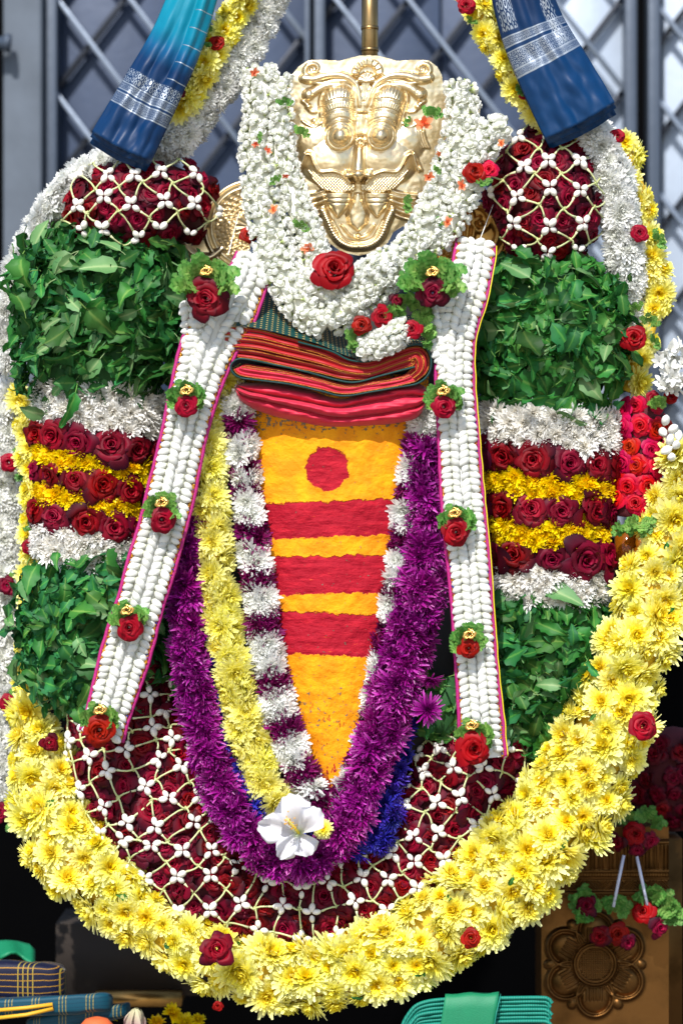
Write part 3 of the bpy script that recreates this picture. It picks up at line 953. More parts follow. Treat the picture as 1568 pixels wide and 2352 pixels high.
# ================================================================== painted yellow breast plate
def paint_mat():
    m = NT('turmeric_and_vermilion_paint')
    v, x, y = m.uv()                                 # layout units / 1000
    n1 = m.noise(46, 5, v, 0.6); n2 = m.noise(180, 3, v, 0.6)
    wob = m.math('ADD', m.math('MULTIPLY', m.math('SUBTRACT', n1, 0.5), 0.028), m.math('MULTIPLY', m.math('SUBTRACT', n2, 0.5), 0.006))
    yy = m.math('ADD', y, wob)
    slope = m.math('MULTIPLY', m.math('SUBTRACT', x, 0.76), 1.0)
    msk = None
    for lo, hi, sl in ((1.151, 1.234, -0.035), (1.277, 1.364, -0.02), (1.409, 1.506, 0.05)):
        q = m.math('SUBTRACT', yy, m.math('MULTIPLY', slope, sl))
        b = m.band(q, lo, hi, 0.0018)
        msk = b if msk is None else m.math('MAXIMUM', msk, b)
    dx = m.math('SUBTRACT', x, 0.751); dy = m.math('SUBTRACT', y, 1.077)
    r = m.math('SQRT', m.math('ADD', m.math('MULTIPLY', dx, dx), m.math('MULTIPLY', dy, dy)))
    r = m.math('ADD', r, m.math('MULTIPLY', wob, 1.0))
    msk = m.math('MAXIMUM', msk, m.math('SUBTRACT', 1.0, m.step(r, 0.0475, 0.051)))
    # red smears low down
    mp = m.node('ShaderNodeMapping', {'Vector': v, 'Scale': (1.0, 0.35, 1.0)})
    sm = m.math('MULTIPLY', m.step(m.noise(75, 4, mp, 0.6), 0.635, 0.66), m.step(y, 1.52, 1.75))
    tipm = m.math('MULTIPLY', m.step(m.noise(30, 3, mp, 0.6), 0.50, 0.55), m.step(y, 1.76, 1.80))
    msk = m.math('MAXIMUM', msk, m.math('MAXIMUM', sm, tipm))
    yl = m.mix(m.step(m.noise(22, 5, v), 0.35, 0.7), lin((218, 132, 0)), lin((236, 158, 0)))
    mp2 = m.node('ShaderNodeMapping', {'Vector': v, 'Scale': (0.5, 2.2, 1.0)})
    rd = m.mix(m.step(m.noise(30, 5, mp2, 0.65), 0.45, 0.66), lin((150, 0, 28)), lin((172, 14, 36)))
    rd = m.mix(m.math('MULTIPLY', m.step(m.noise(60, 4, mp2, 0.65), 0.68, 0.72), 0.7), rd, lin((226, 110, 20)))
    c = m.mix(msk, yl, rd)
    top = m.math('MULTIPLY', m.math('SUBTRACT', 1.0, m.step(y, 0.965, 1.01)), 0.13)
    low = m.math('MULTIPLY', m.step(y, 1.5, 1.62), 0.05)
    ch = m.noise(95, 6, v, 0.7)
    chip = m.step(m.math('ADD', ch, m.math('ADD', top, low)), 0.643, 0.662)
    c = m.mix(chip, c, m.mix(m.noise(300, 2, v), lin((70, 66, 60)), lin((140, 130, 110))))
    m.set(Base_Color=c, Roughness=0.72)
    m.b.inputs['Specular IOR Level'].default_value = 0.25
    h = m.math('ADD', m.math('MULTIPLY', m.noise(70, 6, v, 0.65), 1.0), m.math('MULTIPLY', m.math('MULTIPLY', m.noise(24, 5, mp2, 0.6), msk), 1.1))
    h = m.math('SUBTRACT', h, m.math('MULTIPLY', chip, 0.4))
    h = m.math('ADD', h, m.math('MULTIPLY', msk, 0.3))
    m.bump(h, 0.75, 0.004)
    return m.m
M['paint'] = paint_mat()
mb = MB()
ys = np.arange(860, 1838, 4.0)
nu = 90
V = []; UV = []
for y in ys:
    xl = np.interp(y, [860, 940, 1100, 1300, 1500, 1650, 1750, 1838], [560, 575, 585, 610, 640, 676, 712, 742])
    xr = np.interp(y, [860, 960, 1100, 1300, 1500, 1650, 1750, 1838], [985, 975, 955, 925, 890, 862, 838, 802])
    for i in range(nu):
        u = -1 + 2 * i / (nu - 1)
        x = xl + (xr - xl) * (u + 1) / 2
        d = 0.055 + 0.045 * math.sqrt(max(0, 1 - 0.92 * u * u)) * np.interp(y, [860, 1500, 1822], [1.0, 0.95, 0.7])
        d += 0.0018 * noise.fractal(Vector((x * 0.02, y * 0.02, 0)), 0.6, 2.0, 5) + 0.004 * noise.noise(Vector((x * 0.006, y * 0.006, 5)))
        for lo, hi in ((1151, 1234), (1277, 1364), (1409, 1506)):
            q = y + 14 * noise.noise(Vector((x * 0.046, y * 0.046, 0)))
            d += 0.0012 * max(0, min(1, (q - lo) / 5)) * max(0, min(1, (hi - q) / 5))
        V.append(P(x, y, d)); UV.append((x / 1000, y / 1000))
mb.add(V, gridf(nu, len(ys)), 0, uv=UV)
tag(obj('breast_plate', mb, M['paint']), 'turmeric yellow tapering breast panel with red dot and three red stripes', 'painted panel')

# ================================================================== garlands: generic builders
def garland(name, label, cat, keys, meshes, R, step, core, part='chrysanthemum', phi=100, dr=1.0, tilt=0.28, off=-0.2, sc=0.15, core_shrink=0.72, bias=None, group=None, phi_step=None, jitter=0.3):
    path = Path([(x, y, d, max(w - (0.2 if meshes is MUM_W or R < 40 or dr < 1 else 0.42) * R, 9)) for (x, y, d, w) in keys])
    t = thing(name, label, cat, base_of(path), group)
    obj('garland_core', tube_core(path, dr, core_shrink), core, t)
    spots = scatter_tube(path, step, phi, phi_step, dr, off * R * PX, jitter)
    put_flowers(part, meshes, t, spots, R, tilt, bias, sc)
    return t, path

def rose_on(parent, x, y, d, R, meshes, n=(0, -1, 0.15), roll=None, name='rose'):
    return piece(name, rng.choice(meshes), parent, P(x, y, d), qn(Vector(n), rng.random() * 6.28 if roll is None else roll), R * PX)
def sprig_on(parent, x, y, d, R, up_deg=0, big=False, n=(0, -1, 0.2), name='sprig'):
    q = qn(Vector(n)) @ Quaternion((0, 0, 1), RAD(up_deg))
    return piece(name, rng.choice(FROND_BIG if big else FROND), parent, P(x, y, d), q, R * PX)

# ---- outer garlands
gw, pw = garland('white_garland', 'fluffy white chrysanthemum garland over the shoulder beside the teal silk', 'garland',
    [(640, -40, 0.0, 36), (565, 105, 0.0, 40), (475, 235, 0.0, 42), (390, 330, 0.0, 40), (290, 370, 0.0, 38), (200, 405, 0.0, 40), (130, 470, -0.02, 38), (75, 555, -0.05, 36), (35, 650, -0.08, 34), (14, 760, -0.1, 30), (25, 850, -0.1, 22)],
    MUM_W, 31, 30, M['whitecore'])
gy_, py_ = garland('yellow_garland', 'yellow chrysanthemum strand with rose bits beside the teal silk', 'garland',
    [(575, -40, 0.03, 32), (535, 40, 0.03, 34), (490, 115, 0.03, 34), (448, 190, 0.03, 32), (405, 265, 0.02, 28)], MUM_Y, 38, 40, M['yellowcore'], phi=80)
rose_on(gy_, 498, 98, 0.055, 22, ROSE_R); rose_on(gy_, 412, 212, 0.055, 18, ROSE_D)
sprig_on(gy_, 480, 75, 0.06, 22, 60); sprig_on(gy_, 475, 95, 0.06, 20, 130)
gr_, pr_ = garland('yellow_garland', 'yellow chrysanthemum strand with a red rose beside the dark blue silk', 'garland',
    [(1060, -50, 0.03, 30), (1100, 25, 0.03, 34), (1135, 100, 0.03, 34), (1175, 170, 0.03, 32), (1215, 235, 0.03, 28), (1260, 285, 0.03, 30), (1310, 300, 0.03, 34), (1370, 305, 0.02, 30)], MUM_Y, 36, 38, M['yellowcore'], phi=80)
rose_on(gr_, 1070, 12, 0.065, 26, ROSE_R); sprig_on(gr_, 1198, 205, 0.06, 22, 90); rose_on(gr_, 1203, 218, 0.06, 13, ROSE_R); sprig_on(gr_, 1085, 45, 0.05, 20, 140)
gw2, _ = garland('white_garland', 'thick white chrysanthemum garland round the shoulder below the dark blue silk', 'garland',
    [(1335, 285, 0.03, 34), (1385, 350, 0.03, 40), (1415, 450, 0.02, 42), (1430, 560, 0.01, 42), (1440, 660, 0.0, 40), (1430, 760, -0.01, 30)], MUM_W, 36, 33, M['whitecore'])
gy2, _ = garland('yellow_garland', 'yellow chrysanthemum strand with red roses outside the white shoulder garland', 'garland',
    [(1430, 320, -0.01, 22), (1458, 400, -0.01, 28), (1475, 490, -0.01, 30), (1492, 580, -0.01, 32), (1505, 660, -0.01, 32), (1495, 740, -0.01, 28), (1465, 830, 0.0, 32), (1440, 900, 0.0, 30)], MUM_Y, 37, 42, M['yellowcore'], phi=85)
rose_on(gy2, 1468, 534, 0.04, 25, ROSE_R); rose_on(gy2, 1455, 776, 0.06, 36, ROSE_R, (0, -1, 0.1)); rose_on(gy2, 1418, 312, 0.05, 20, ROSE_R)
sprig_on(gy2, 1508, 556, 0.02, 32, -60); sprig_on(gy2, 1490, 745, 0.03, 34, -30); sprig_on(gy2, 1460, 715, 0.02, 30, 30); sprig_on(gy2, 1500, 790, 0.02, 24, -60)
# left side, behind the arm
gl, _ = garland('white_garland', 'pale white garland strand with red roses hanging at the very edge', 'garland',
    [(35, 885, -0.14, 34), (14, 960, -0.14, 52), (5, 1080, -0.14, 54), (10, 1250, -0.14, 52), (4, 1420, -0.14, 52), (6, 1600, -0.14, 50), (0, 1750, -0.13, 52), (-15, 1880, -0.12, 44)], MUM_W, 34, 32, M['whitecore'])
for (x, y, R, ms) in ((20, 1062, 27, ROSE_R), (16, 1345, 28, ROSE_D), (16, 1614, 26, ROSE_R), (0, 1868, 30, ROSE_D)):
    rose_on(gl, x, y, -0.085, R, ms, (0.1, -1, 0.1))
    sprig_on(gl, x + 28, y - 14, -0.09, 30, -30); sprig_on(gl, x + 24, y + 22, -0.09, 28, -120)
gl2, _ = garland('yellow_garland', 'narrow yellow chrysanthemum strand hanging behind the flower banded arm', 'garland',
    [(48, 880, -0.09, 24), (62, 990, -0.08, 28), (80, 1110, -0.07, 28), (78, 1220, -0.07, 28), (70, 1400, -0.07, 28), (66, 1560, -0.05, 30), (70, 1640, -0.04, 34)], MUM_Y, 34, 38, M['yellowcore'], phi=85)
rose_on(gl2, 66, 1255, -0.04, 22, ROSE_R); rose_on(gl2, 98, 1045, -0.045, 9, ROSE_K); sprig_on(gl2, 78, 1210, -0.04, 26, 40)
# ---- the great yellow garland
gbig, pbig = garland('yellow_garland', 'great yellow chrysanthemum garland sweeping in a wide loop under the roses', 'garland',
    [(1590, 1050, 0.03, 62), (1525, 1240, 0.04, 72), (1480, 1420, 0.05, 82), (1425, 1580, 0.06, 98), (1370, 1720, 0.06, 112), (1290, 1860, 0.06, 116), (1180, 1990, 0.06, 120), (1040, 2110, 0.06, 108), (880, 2200, 0.06, 90), (700, 2244, 0.06, 84),
     (520, 2212, 0.06, 76), (385, 2135, 0.05, 74), (255, 2040, 0.04, 84), (145, 1930, 0.02, 100), (108, 1805, 0.0, 88), (78, 1680, -0.02, 56), (70, 1620, -0.03, 40)],
    MUM_Y, 44, 46, M['yellowcore'], dr=0.62, phi=88, tilt=0.42, sc=0.27, phi_step=50)
rose_on(gbig, 499, 2181, 0.135, 50, ROSE_D, (0.1, -1, 0.1)); rose_on(gbig, 1081, 2155, 0.15, 27, ROSE_R, (0, -1, 0.2)); rose_on(gbig, 1476, 1668, 0.13, 40, ROSE_R, (0.1, -1, 0.15)); rose_on(gbig, 114, 1707, 0.03, 26, ROSE_D, (0.2, -1, 0))
rose_on(gbig, 500, 2312, 0.10, 14, ROSE_R)
for k in range(16):
    s = pbig.L * (0.08 + 0.055 * k); p, n, T = pbig.surf(s, rng.uniform(-0.9, 0.9), 0.62, 0.006)
    piece('leaf', rng.choice(LEAF), gbig, p, qdir(jit(T, 0.6), n), 30 * PX)

# ---- inner garlands
gin, pin = garland('yellow_garland', 'soft yellow chrysanthemum garland next to the white and purple one', 'garland',
    [(515, 868, 0.085, 34), (478, 945, 0.085, 44), (472, 1050, 0.088, 46), (488, 1200, 0.09, 46), (502, 1350, 0.09, 44), (520, 1480, 0.09, 44), (545, 1600, 0.09, 46), (582, 1730, 0.09, 48), (628, 1835, 0.09, 44), (640, 1862, 0.09, 34)],
    MUM_YS, 43, 34, M['yellowcore'], phi=100, tilt=0.22, bias=Vector((0, 0, -0.35)), phi_step=40)

def banded(name, label, keys, bands, R, step):
    """alternating white and purple garland; bands = [(y_end, 'w'|'p')]"""
    path = Path([(x, y, d, max(w - 0.42 * R, 9)) for (x, y, d, w) in keys])
    t = thing(name, label, 'garland', base_of(path))
    obj('garland_core', tube_core(path, 1.0, 0.7), M['purplecore'], t)
    for sp in scatter_tube(path, step, 100, 34, 1.0, -0.2 * R * PX, 0.2):
        y = path.key(sp[3])[1]
        c = next((b for ye, b in bands if y <= ye), 'w')
        nn = jit(sp[1] + Vector((0, 0, -0.25)), 0.22)
        piece('chrysanthemum', rng.choice(MUM_W if c == 'w' else MUM_M), t, sp[0], qn(nn, rng.random() * 6.28), R * PX * rng.uniform(0.85, 1.12))
    return t, path
lb = [(965, 'w'), (1003, 'p'), (1058, 'w'), (1095, 'p'), (1112, 'w'), (1150, 'p'), (1192, 'w'), (1245, 'p'), (1315, 'w'), (1362, 'p'), (1412, 'w'), (1452, 'p'), (1535, 'w'), (1590, 'p'), (1655, 'w'), (1690, 'p'), (1742, 'w'), (1785, 'p'), (1825, 'w'), (1850, 'p'), (1900, 'w')]
gal, _ = banded('banded_garland', 'white and maroon banded chrysanthemum garland between yellow garland and painted panel',
    [(540, 905, 0.085, 38), (552, 1000, 0.085, 40), (565, 1120, 0.085, 40), (583, 1260, 0.085, 40), (600, 1400, 0.085, 42), (618, 1520, 0.085, 42), (642, 1640, 0.088, 42), (678, 1745, 0.09, 40), (722, 1825, 0.09, 38), (765, 1872, 0.09, 32)], lb, 38, 27)
rb_ = [(992, 'w'), (1045, 'p'), (1100, 'w'), (1150, 'p'), (1212, 'w'), (1270, 'p'), (1335, 'w'), (1380, 'p'), (1440, 'w'), (1500, 'p'), (1550, 'w'), (1592, 'p'), (1635, 'w'), (1690, 'p'), (1735, 'w'), (1770, 'p'), (1815, 'w'), (1840, 'p'), (1900, 'w')]
gar, _ = banded('banded_garland', 'white and maroon banded garland half hidden behind the thick purple garland',
    [(985, 930, 0.08, 36), (962, 1010, 0.08, 36), (938, 1130, 0.08, 36), (922, 1250, 0.08, 36), (905, 1360, 0.08, 36), (882, 1480, 0.08, 36), (858, 1600, 0.08, 34), (832, 1710, 0.082, 32), (798, 1800, 0.085, 32), (768, 1858, 0.088, 32)], rb_, 35, 27)
gpu, ppu = garland('purple_garland', 'thick purple chrysanthemum garland hanging in a deep loop round the panel', 'garland',
    [(452, 1110, 0.08, 36), (432, 1230, 0.082, 42), (428, 1380, 0.085, 44), (440, 1540, 0.09, 46), (468, 1690, 0.095, 48), (512, 1830, 0.10, 50), (570, 1925, 0.105, 48), (645, 1980, 0.11, 46), (725, 1972, 0.11, 46), (795, 1900, 0.108, 48), (845, 1770, 0.10, 52), (892, 1630, 0.098, 56), (935, 1490, 0.095, 60), (962, 1360, 0.09, 60), (975, 1220, 0.088, 52), (975, 1100, 0.085, 46), (962, 1000, 0.085, 38)],
    MUM_P, 42, 31, M['purplecore'], phi=100, tilt=0.3, phi_step=38)
# one loose hanging blossom
piece('loose_chrysanthemum', MUM_P[0], gpu, P(980, 1632, 0.13), qn((0.4, -1, 0.1)), 40 * PX)
piece('loose_chrysanthemum', MUM_P[1], gpu, P(988, 1560, 0.12), qn((0.1, -0.4, -1)), 30 * PX)
gbl, _ = garland('blue_garland', 'dark blue flower garland tucked behind the thick purple loop', 'garland',
    [(478, 1420, 0.07, 30), (500, 1560, 0.075, 30), (530, 1720, 0.08, 32), (570, 1830, 0.085, 34), (640, 1890, 0.085, 34), (740, 1890, 0.085, 34), (800, 1930, 0.085, 36), (855, 1938, 0.08, 36), (892, 1860, 0.075, 34), (915, 1760, 0.065, 28), (930, 1660, 0.05, 22)], MUM_B, 30, 32, M['bluecore'], phi=85)

# ================================================================== rose bundles under a net of jasmine stalks
def stalk_bud(parent, K, C, n, R=17.5, into=None):
    d = (C - K); L = d.length; d.normalize()
    mb = MB() if into is None else into
    out = n * (3.5 * PX)
    side = d.cross(n) * rng.uniform(-4, 4) * PX
    e = C - d * 24 * PX
    tube(mb, [K - d * 5 * PX, K + (e - K) * 0.33 + out + side, K + (e - K) * 0.7 + out * 1.3 + side * .7, e + out * 1.2], [2.5 * PX, 2.1 * PX, 2.0 * PX, 3.0 * PX], 6, 0)
    mb.merge(rng.choice(BUD_MB), C - d * 12.5 * PX + n * rng.uniform(3, 6) * PX, qn((d + n * rng.uniform(0.0, 0.35)).normalized(), rng.random() * 6), R * PX * rng.uniform(0.85, 1.1), mat=1)
    if into is None: obj('jasmine_bud', mb, [M['stalk'], M['netbud']], parent, loc=K)

def net(parent, nodes, R=17.5):
    """nodes {(i,j): (pos, normal)}; even nodes are bud clusters, odd ones knots"""
    todo = []
    for (i, j), (p, n) in nodes.items():
        if (i + j) % 2 == 0: continue
        for di, dj in ((1, 0), (-1, 0), (0, 1), (0, -1)):
            q = nodes.get((i + di, j + dj))
            if q and (q[0] - p).length < 0.075: todo.append((p, q[0], (n + q[1]).normalized()))
    todo.sort(key=lambda t: t[2].dot(FRONT), reverse=True)
    rest = MB()
    for k, (p, q, n) in enumerate(todo):
        stalk_bud(parent, p, q, n, R, rest if k >= 300 else None)
    if len(todo) > 300: kind(obj('side_buds', rest, [M['stalk'], M['netbud']], parent), 'stuff')

def rose_net_ell(label, e, R, step, a, rot, cut=None, core=True, meshes=ROSE_D):
    t = thing('rose_bundle', label, 'flower bundle', e.c - e.ez * e.ry)
    obj('bundle_core', ell_core(e, 0.9), M['rosecore'], t)
    put_flowers('rose', meshes, t, scatter_ell(e, step, -0.1 * R * PX, cut=cut), R, 0.22)
    if a:
        nodes = {}
        m = int(max(e.px, e.py) / a) + 2
        ca, sa = math.cos(RAD(rot)), math.sin(RAD(rot))
        for i in range(-m, m + 1):
            for j in range(-m, m + 1):
                x = (i * ca - j * sa) * a + rng.uniform(-11, 11); y = (i * sa + j * ca) * a + rng.uniform(-11, 11)
                u, v = x / e.px, y / e.py
                if u * u + v * v < 0.97 and (cut is None or cut(u, v)):
                    nodes[(i, j)] = e.surf(u, v, 0.42 * R * PX)
        net(t, nodes)
    return t
rose_net_ell('dark red roses under a white bud net on the shoulder beneath the teal silk', Ell(322, 480, -0.02, 182, 118, 0.10, 8), 41, 46, 41, 38, cut=lambda a, b: b > -0.75)
rose_net_ell('dark red roses under a white bud net on the shoulder beneath the dark blue silk', Ell(1252, 462, -0.02, 132, 168, 0.10, 0), 42, 46, 42, 45, cut=lambda a, b: b > -0.95)

pu = Path([(290, 1530, 0.0, 100), (296, 1670, 0.0, 128), (335, 1810, 0.01, 142), (425, 1945, 0.015, 138), (545, 2045, 0.02, 122), (680, 2080, 0.02, 110), (815, 2062, 0.02, 115), (945, 1975, 0.015, 122), (1045, 1850, 0.01, 126), (1105, 1725, 0.005, 108), (1125, 1620, 0.0, 80)])
tu = thing('rose_bundle', 'great loop of dark red roses netted with white buds above the yellow garland', 'flower bundle', base_of(pu))
obj('bundle_core', tube_core(pu, 0.62, 0.9, 18), M['rosecore'], tu)
put_flowers('rose', ROSE_D, tu, scatter_tube(pu, 44, 90, 44, 0.62, -0.1 * 38 * PX), 45, 0.25)
nodes = {}
na = 43
for i in range(int(pu.L / na)):
    s = (i + 0.5) * na
    w = pu.key(s)[3]
    mm = 5
    for j in range(-mm, mm + 1):
        ph = j * na / (w * 0.86)
        if abs(ph) > RAD(92): continue
        p, n, T = pu.surf(min(max(s + rng.uniform(-13, 13), 0), pu.L), ph + rng.uniform(-0.1, 0.1), 0.62, 0.45 * 38 * PX)
        nodes[(i, j)] = (p, n)
net(tu, nodes)

# ================================================================== leaf bundles
def leaf_bundle(label, keys, L, step, dr=0.6, phi=95, layers=2):
    path = Path(keys)
    t = thing('leaf_bundle', label, 'leaf bundle', base_of(path))
    obj('bundle_core', tube_core(path, dr, 0.86), M['leafcore'], t)
    k = 0
    for ly in range(layers):
        for (p, n, T, s, ph) in scatter_tube(path, step, phi, None, dr, (2 + 16 * ly) * PX, 0.45):
            if k >= 300: break
            p = p + n * (22 * noise.noise(p * 22.0) + (rng.uniform(0, 42) if rng.random() < 0.3 else 0)) * PX
            ang = rng.gauss(0, 1.35) + 0.5 * math.sin(ph)
            E = T.cross(n)
            d = (T * math.cos(ang) + E * math.sin(ang) + n * rng.uniform(-0.15, 0.9)).normalized()
            nn = (n + Vector((0, 0, 0.3)) + Vector((rng.gauss(0, .7), rng.gauss(0, .45), rng.gauss(0, .6)))).normalized()
            l = L * rng.choice((rng.uniform(0.6, 1.1), rng.uniform(0.9, 1.6))) * PX
            me = rng.choice(LEAF_P) if rng.random() < 0.22 else rng.choice(LEAF)
            w = rng.uniform(0.85, 1.2)
            piece('leaf', me, t, p - d * l * 0.45, qdir(d, nn), (l * w, l, l)); k += 1
    fillb = MB()
    for (p, n, T, s, ph) in scatter_tube(path, step * 0.75, phi, None, dr, -4 * PX, 0.45) + scatter_tube(path, step * 0.9, phi, None, dr, 10 * PX, 0.45):
        ang = rng.uniform(-3.1, 3.1); E = T.cross(n)
        d = (T * math.cos(ang) + E * math.sin(ang) + n * rng.uniform(-0.1, 0.5)).normalized()
        fillb.merge(rng.choice(LEAF_MB), p - d * L * 0.4 * PX, qdir(d, jit(n, 0.4)), L * rng.uniform(0.7, 1.1) * PX)
    kind(obj('leaf_filling', fillb, M['leaf'], t), 'stuff')
    for i in range(6):                                  # a few bare stems
        s = rng.uniform(0.1, 0.9) * path.L; p, n, T = path.surf(s, RAD(rng.uniform(-60, 60)), dr, 12 * PX)
        mb = MB(); d = jit(T, 0.7); tube(mb, [p, p + d * 22 * PX + n * 5 * PX, p + d * 46 * PX + n * 14 * PX], [2.4 * PX, 2.2 * PX, 1.8 * PX], 5)
        obj('stem', mb, M['leaf_pale'], t, loc=p)
    return t
leaf_bundle('bushy green leaf bundle above the flower bands on the teal silk side',
    [(245, 558, -0.01, 120), (242, 590, 0.0, 168), (238, 650, 0.01, 184), (230, 760, 0.01, 184), (222, 850, 0.01, 172), (226, 900, -0.01, 128)], 62, 37)
leaf_bundle('bushy green leaf bundle above the flower bands, beside the straight hanging white stole',
    [(1255, 618, -0.01, 92), (1256, 645, 0.0, 138), (1258, 690, 0.01, 158), (1258, 780, 0.01, 166), (1255, 870, 0.01, 158), (1250, 925, -0.01, 116)], 62, 36)
leaf_bundle('lower green leaf bundle crossed by the slanting white stole',
    [(205, 1278, -0.02, 92), (210, 1310, -0.01, 138), (215, 1370, 0.0, 162), (225, 1460, 0.0, 168), (240, 1550, 0.0, 150), (245, 1630, -0.01, 95)], 60, 35)
leaf_bundle('lower green leaf bundle between the straight white stole and the great yellow garland',
    [(1255, 1375, 0.0, 118), (1258, 1460, 0.01, 132), (1255, 1560, 0.01, 136), (1240, 1660, 0.01, 112), (1225, 1735, 0.0, 64)], 62, 34)
leaf_bundle('small tuft of dark leaves between purple garland and straight white stole',
    [(1010, 1560, 0.03, 44), (1015, 1620, 0.04, 52), (1020, 1690, 0.03, 36)], 52, 40, layers=1)

# ================================================================== flower banded arms
def arm_band(label, keys, rows, tilt):
    path = Path(keys)
    y0 = path.key(0)[1]
    t = thing('flower_band', label, 'flower bands', base_of(path))
    for (typ, ya, yb, R, n) in rows:
        meshes, core, part, pname = {'w': (MUM_WD, 'whitecore', 'white_row', 'chrysanthemum'), 'y': (MUM_YD, 'yellowcore', 'yellow_row', 'chrysanthemum'), 'r': (ROSE_D, 'rosecore', 'rose_row', 'rose')}[typ]
        sub = []
        for q in np.linspace(ya, yb, 5):
            i = int(np.argmin(abs(path.K[:, 1] - q))); sub.append((path.K[i, 0], q, path.K[i, 2], path.K[i, 3]))
        row = obj(part, tube_core(Path(sub), 0.66, 0.93), M[core], t)
        nr = 1 if typ == 'r' else max(2, round((yb - ya) / (R * 0.62)))
        for r in range(nr):
            yc = (ya + yb) / 2 if nr == 1 else ya + (yb - ya) * (r + 0.5) / nr
            for i in range(n):
                ph = RAD(-86 + 172 * (i + 0.5 + (0.25 if r % 2 else -0.25) * (nr > 1) + rng.uniform(-0.12, 0.12)) / n)
                y = yc + tilt * math.sin(ph) + rng.uniform(-3, 3) + 8 * math.cos(ph) - 4
                i0 = float(np.interp(y, path.K[:, 1], path.S)) if path.K[0, 1] < path.K[-1, 1] else 0
                p, nn, T = path.surf(i0, ph, 0.66, (-0.12 if typ == 'r' else -0.3) * R * PX)
                piece(pname, rng.choice(meshes), row, p, qn(jit(nn, 0.16 if typ == 'r' else 0.3), rng.random() * 6.28), R * PX * rng.uniform(0.88, 1.14))
    return t
arm_band('white, dark red and yellow flower bands on the arm crossed by the slanting stole',
    [(235, 880, 0.0, 148), (228, 960, 0.0, 146), (220, 1060, 0.0, 140), (208, 1160, 0.0, 128), (192, 1300, 0.0, 118)],
    [('w', 890, 985, 31, 9), ('r', 985, 1045, 52, 6), ('y', 1045, 1088, 27, 10), ('r', 1084, 1130, 48, 6), ('y', 1128, 1170, 26, 10), ('r', 1170, 1222, 52, 5), ('w', 1218, 1295, 27, 9)], 10)
arm_band('white, dark red and yellow flower bands on the arm beside the straight stole',
    [(1258, 930, 0.0, 162), (1256, 1040, 0.0, 160), (1252, 1160, 0.0, 148), (1255, 1270, 0.0, 140), (1260, 1385, 0.0, 132)],
    [('w', 942, 1030, 32, 10), ('r', 1022, 1092, 60, 6), ('y', 1090, 1142, 30, 10), ('r', 1138, 1198, 54, 6), ('y', 1190, 1248, 30, 10), ('r', 1246, 1310, 62, 5), ('w', 1302, 1380, 28, 10)], 10)

# ================================================================== braided bud stole pair
M['ribbon'] = flat_mat('white_ribbon', (214, 214, 208), 0.8, noise_s=120, noise_a=0.1)
M['magenta'] = flat_mat('magenta_cord', (168, 8, 108), 0.55, noise_s=600, noise_a=0.35, bump=0.6, bump_s=900)
M['goldcord'] = flat_mat('gold_cord', (206, 150, 52), 0.32, 0.85, noise_s=900, noise_a=0.5, bump=0.8, bump_s=1200)
M['yellowcord'] = flat_mat('yellow_cord', (226, 206, 20), 0.5, noise_s=300)
M['goldfoil'] = flat_mat('gold_foil', (224, 176, 96), 0.26, 1.0, bump=0.15, bump_s=300)
def bead_mat():
    m = NT('bead_mix')
    r = m.attr('pr')
    c = m.ramp(r, [(0.0, lin((214, 150, 40))), (0.42, lin((230, 190, 90))), (0.44, lin((30, 70, 170))), (0.62, lin((20, 130, 160))), (0.64, lin((160, 20, 100))), (0.8, lin((120, 60, 20))), (1.0, lin((236, 226, 214)))])
    m.t.nodes[-1].color_ramp.interpolation = 'CONSTANT'
    m.set(Base_Color=c, Roughness=0.25, Metallic=0.35)
    return m.m
M['beads'] = bead_mat()
GOLDROSE = make_rose(300, 14, 0.8, 0.05, 0.05).mesh('foil_rose', [M['goldfoil']])

def sash_cols(t, path, cols, row, R, nm='bud'):
    s = row * 0.5; k = 0
    while s < path.L - row * 0.3:
        C, T, E, N, W = path.at(s)
        for q in cols:
            sg = 1 if q > 0 else -1
            if abs(q) > 0.5: d = (E * sg * 0.9 + T * 0.35)
            else: d = (T * 0.8 - E * sg * 0.55)
            d = jit(d.normalized(), 0.16)
            p = C + E * W * q + N * (0.004 * (1 - q * q) + 5 * PX) + T * rng.uniform(-2, 2) * PX
            piece(nm, rng.choice(BUD), t, p, qn(d, rng.random() * 6), R * PX * rng.uniform(0.85, 1.15)); k += 1
        s += row
    return k

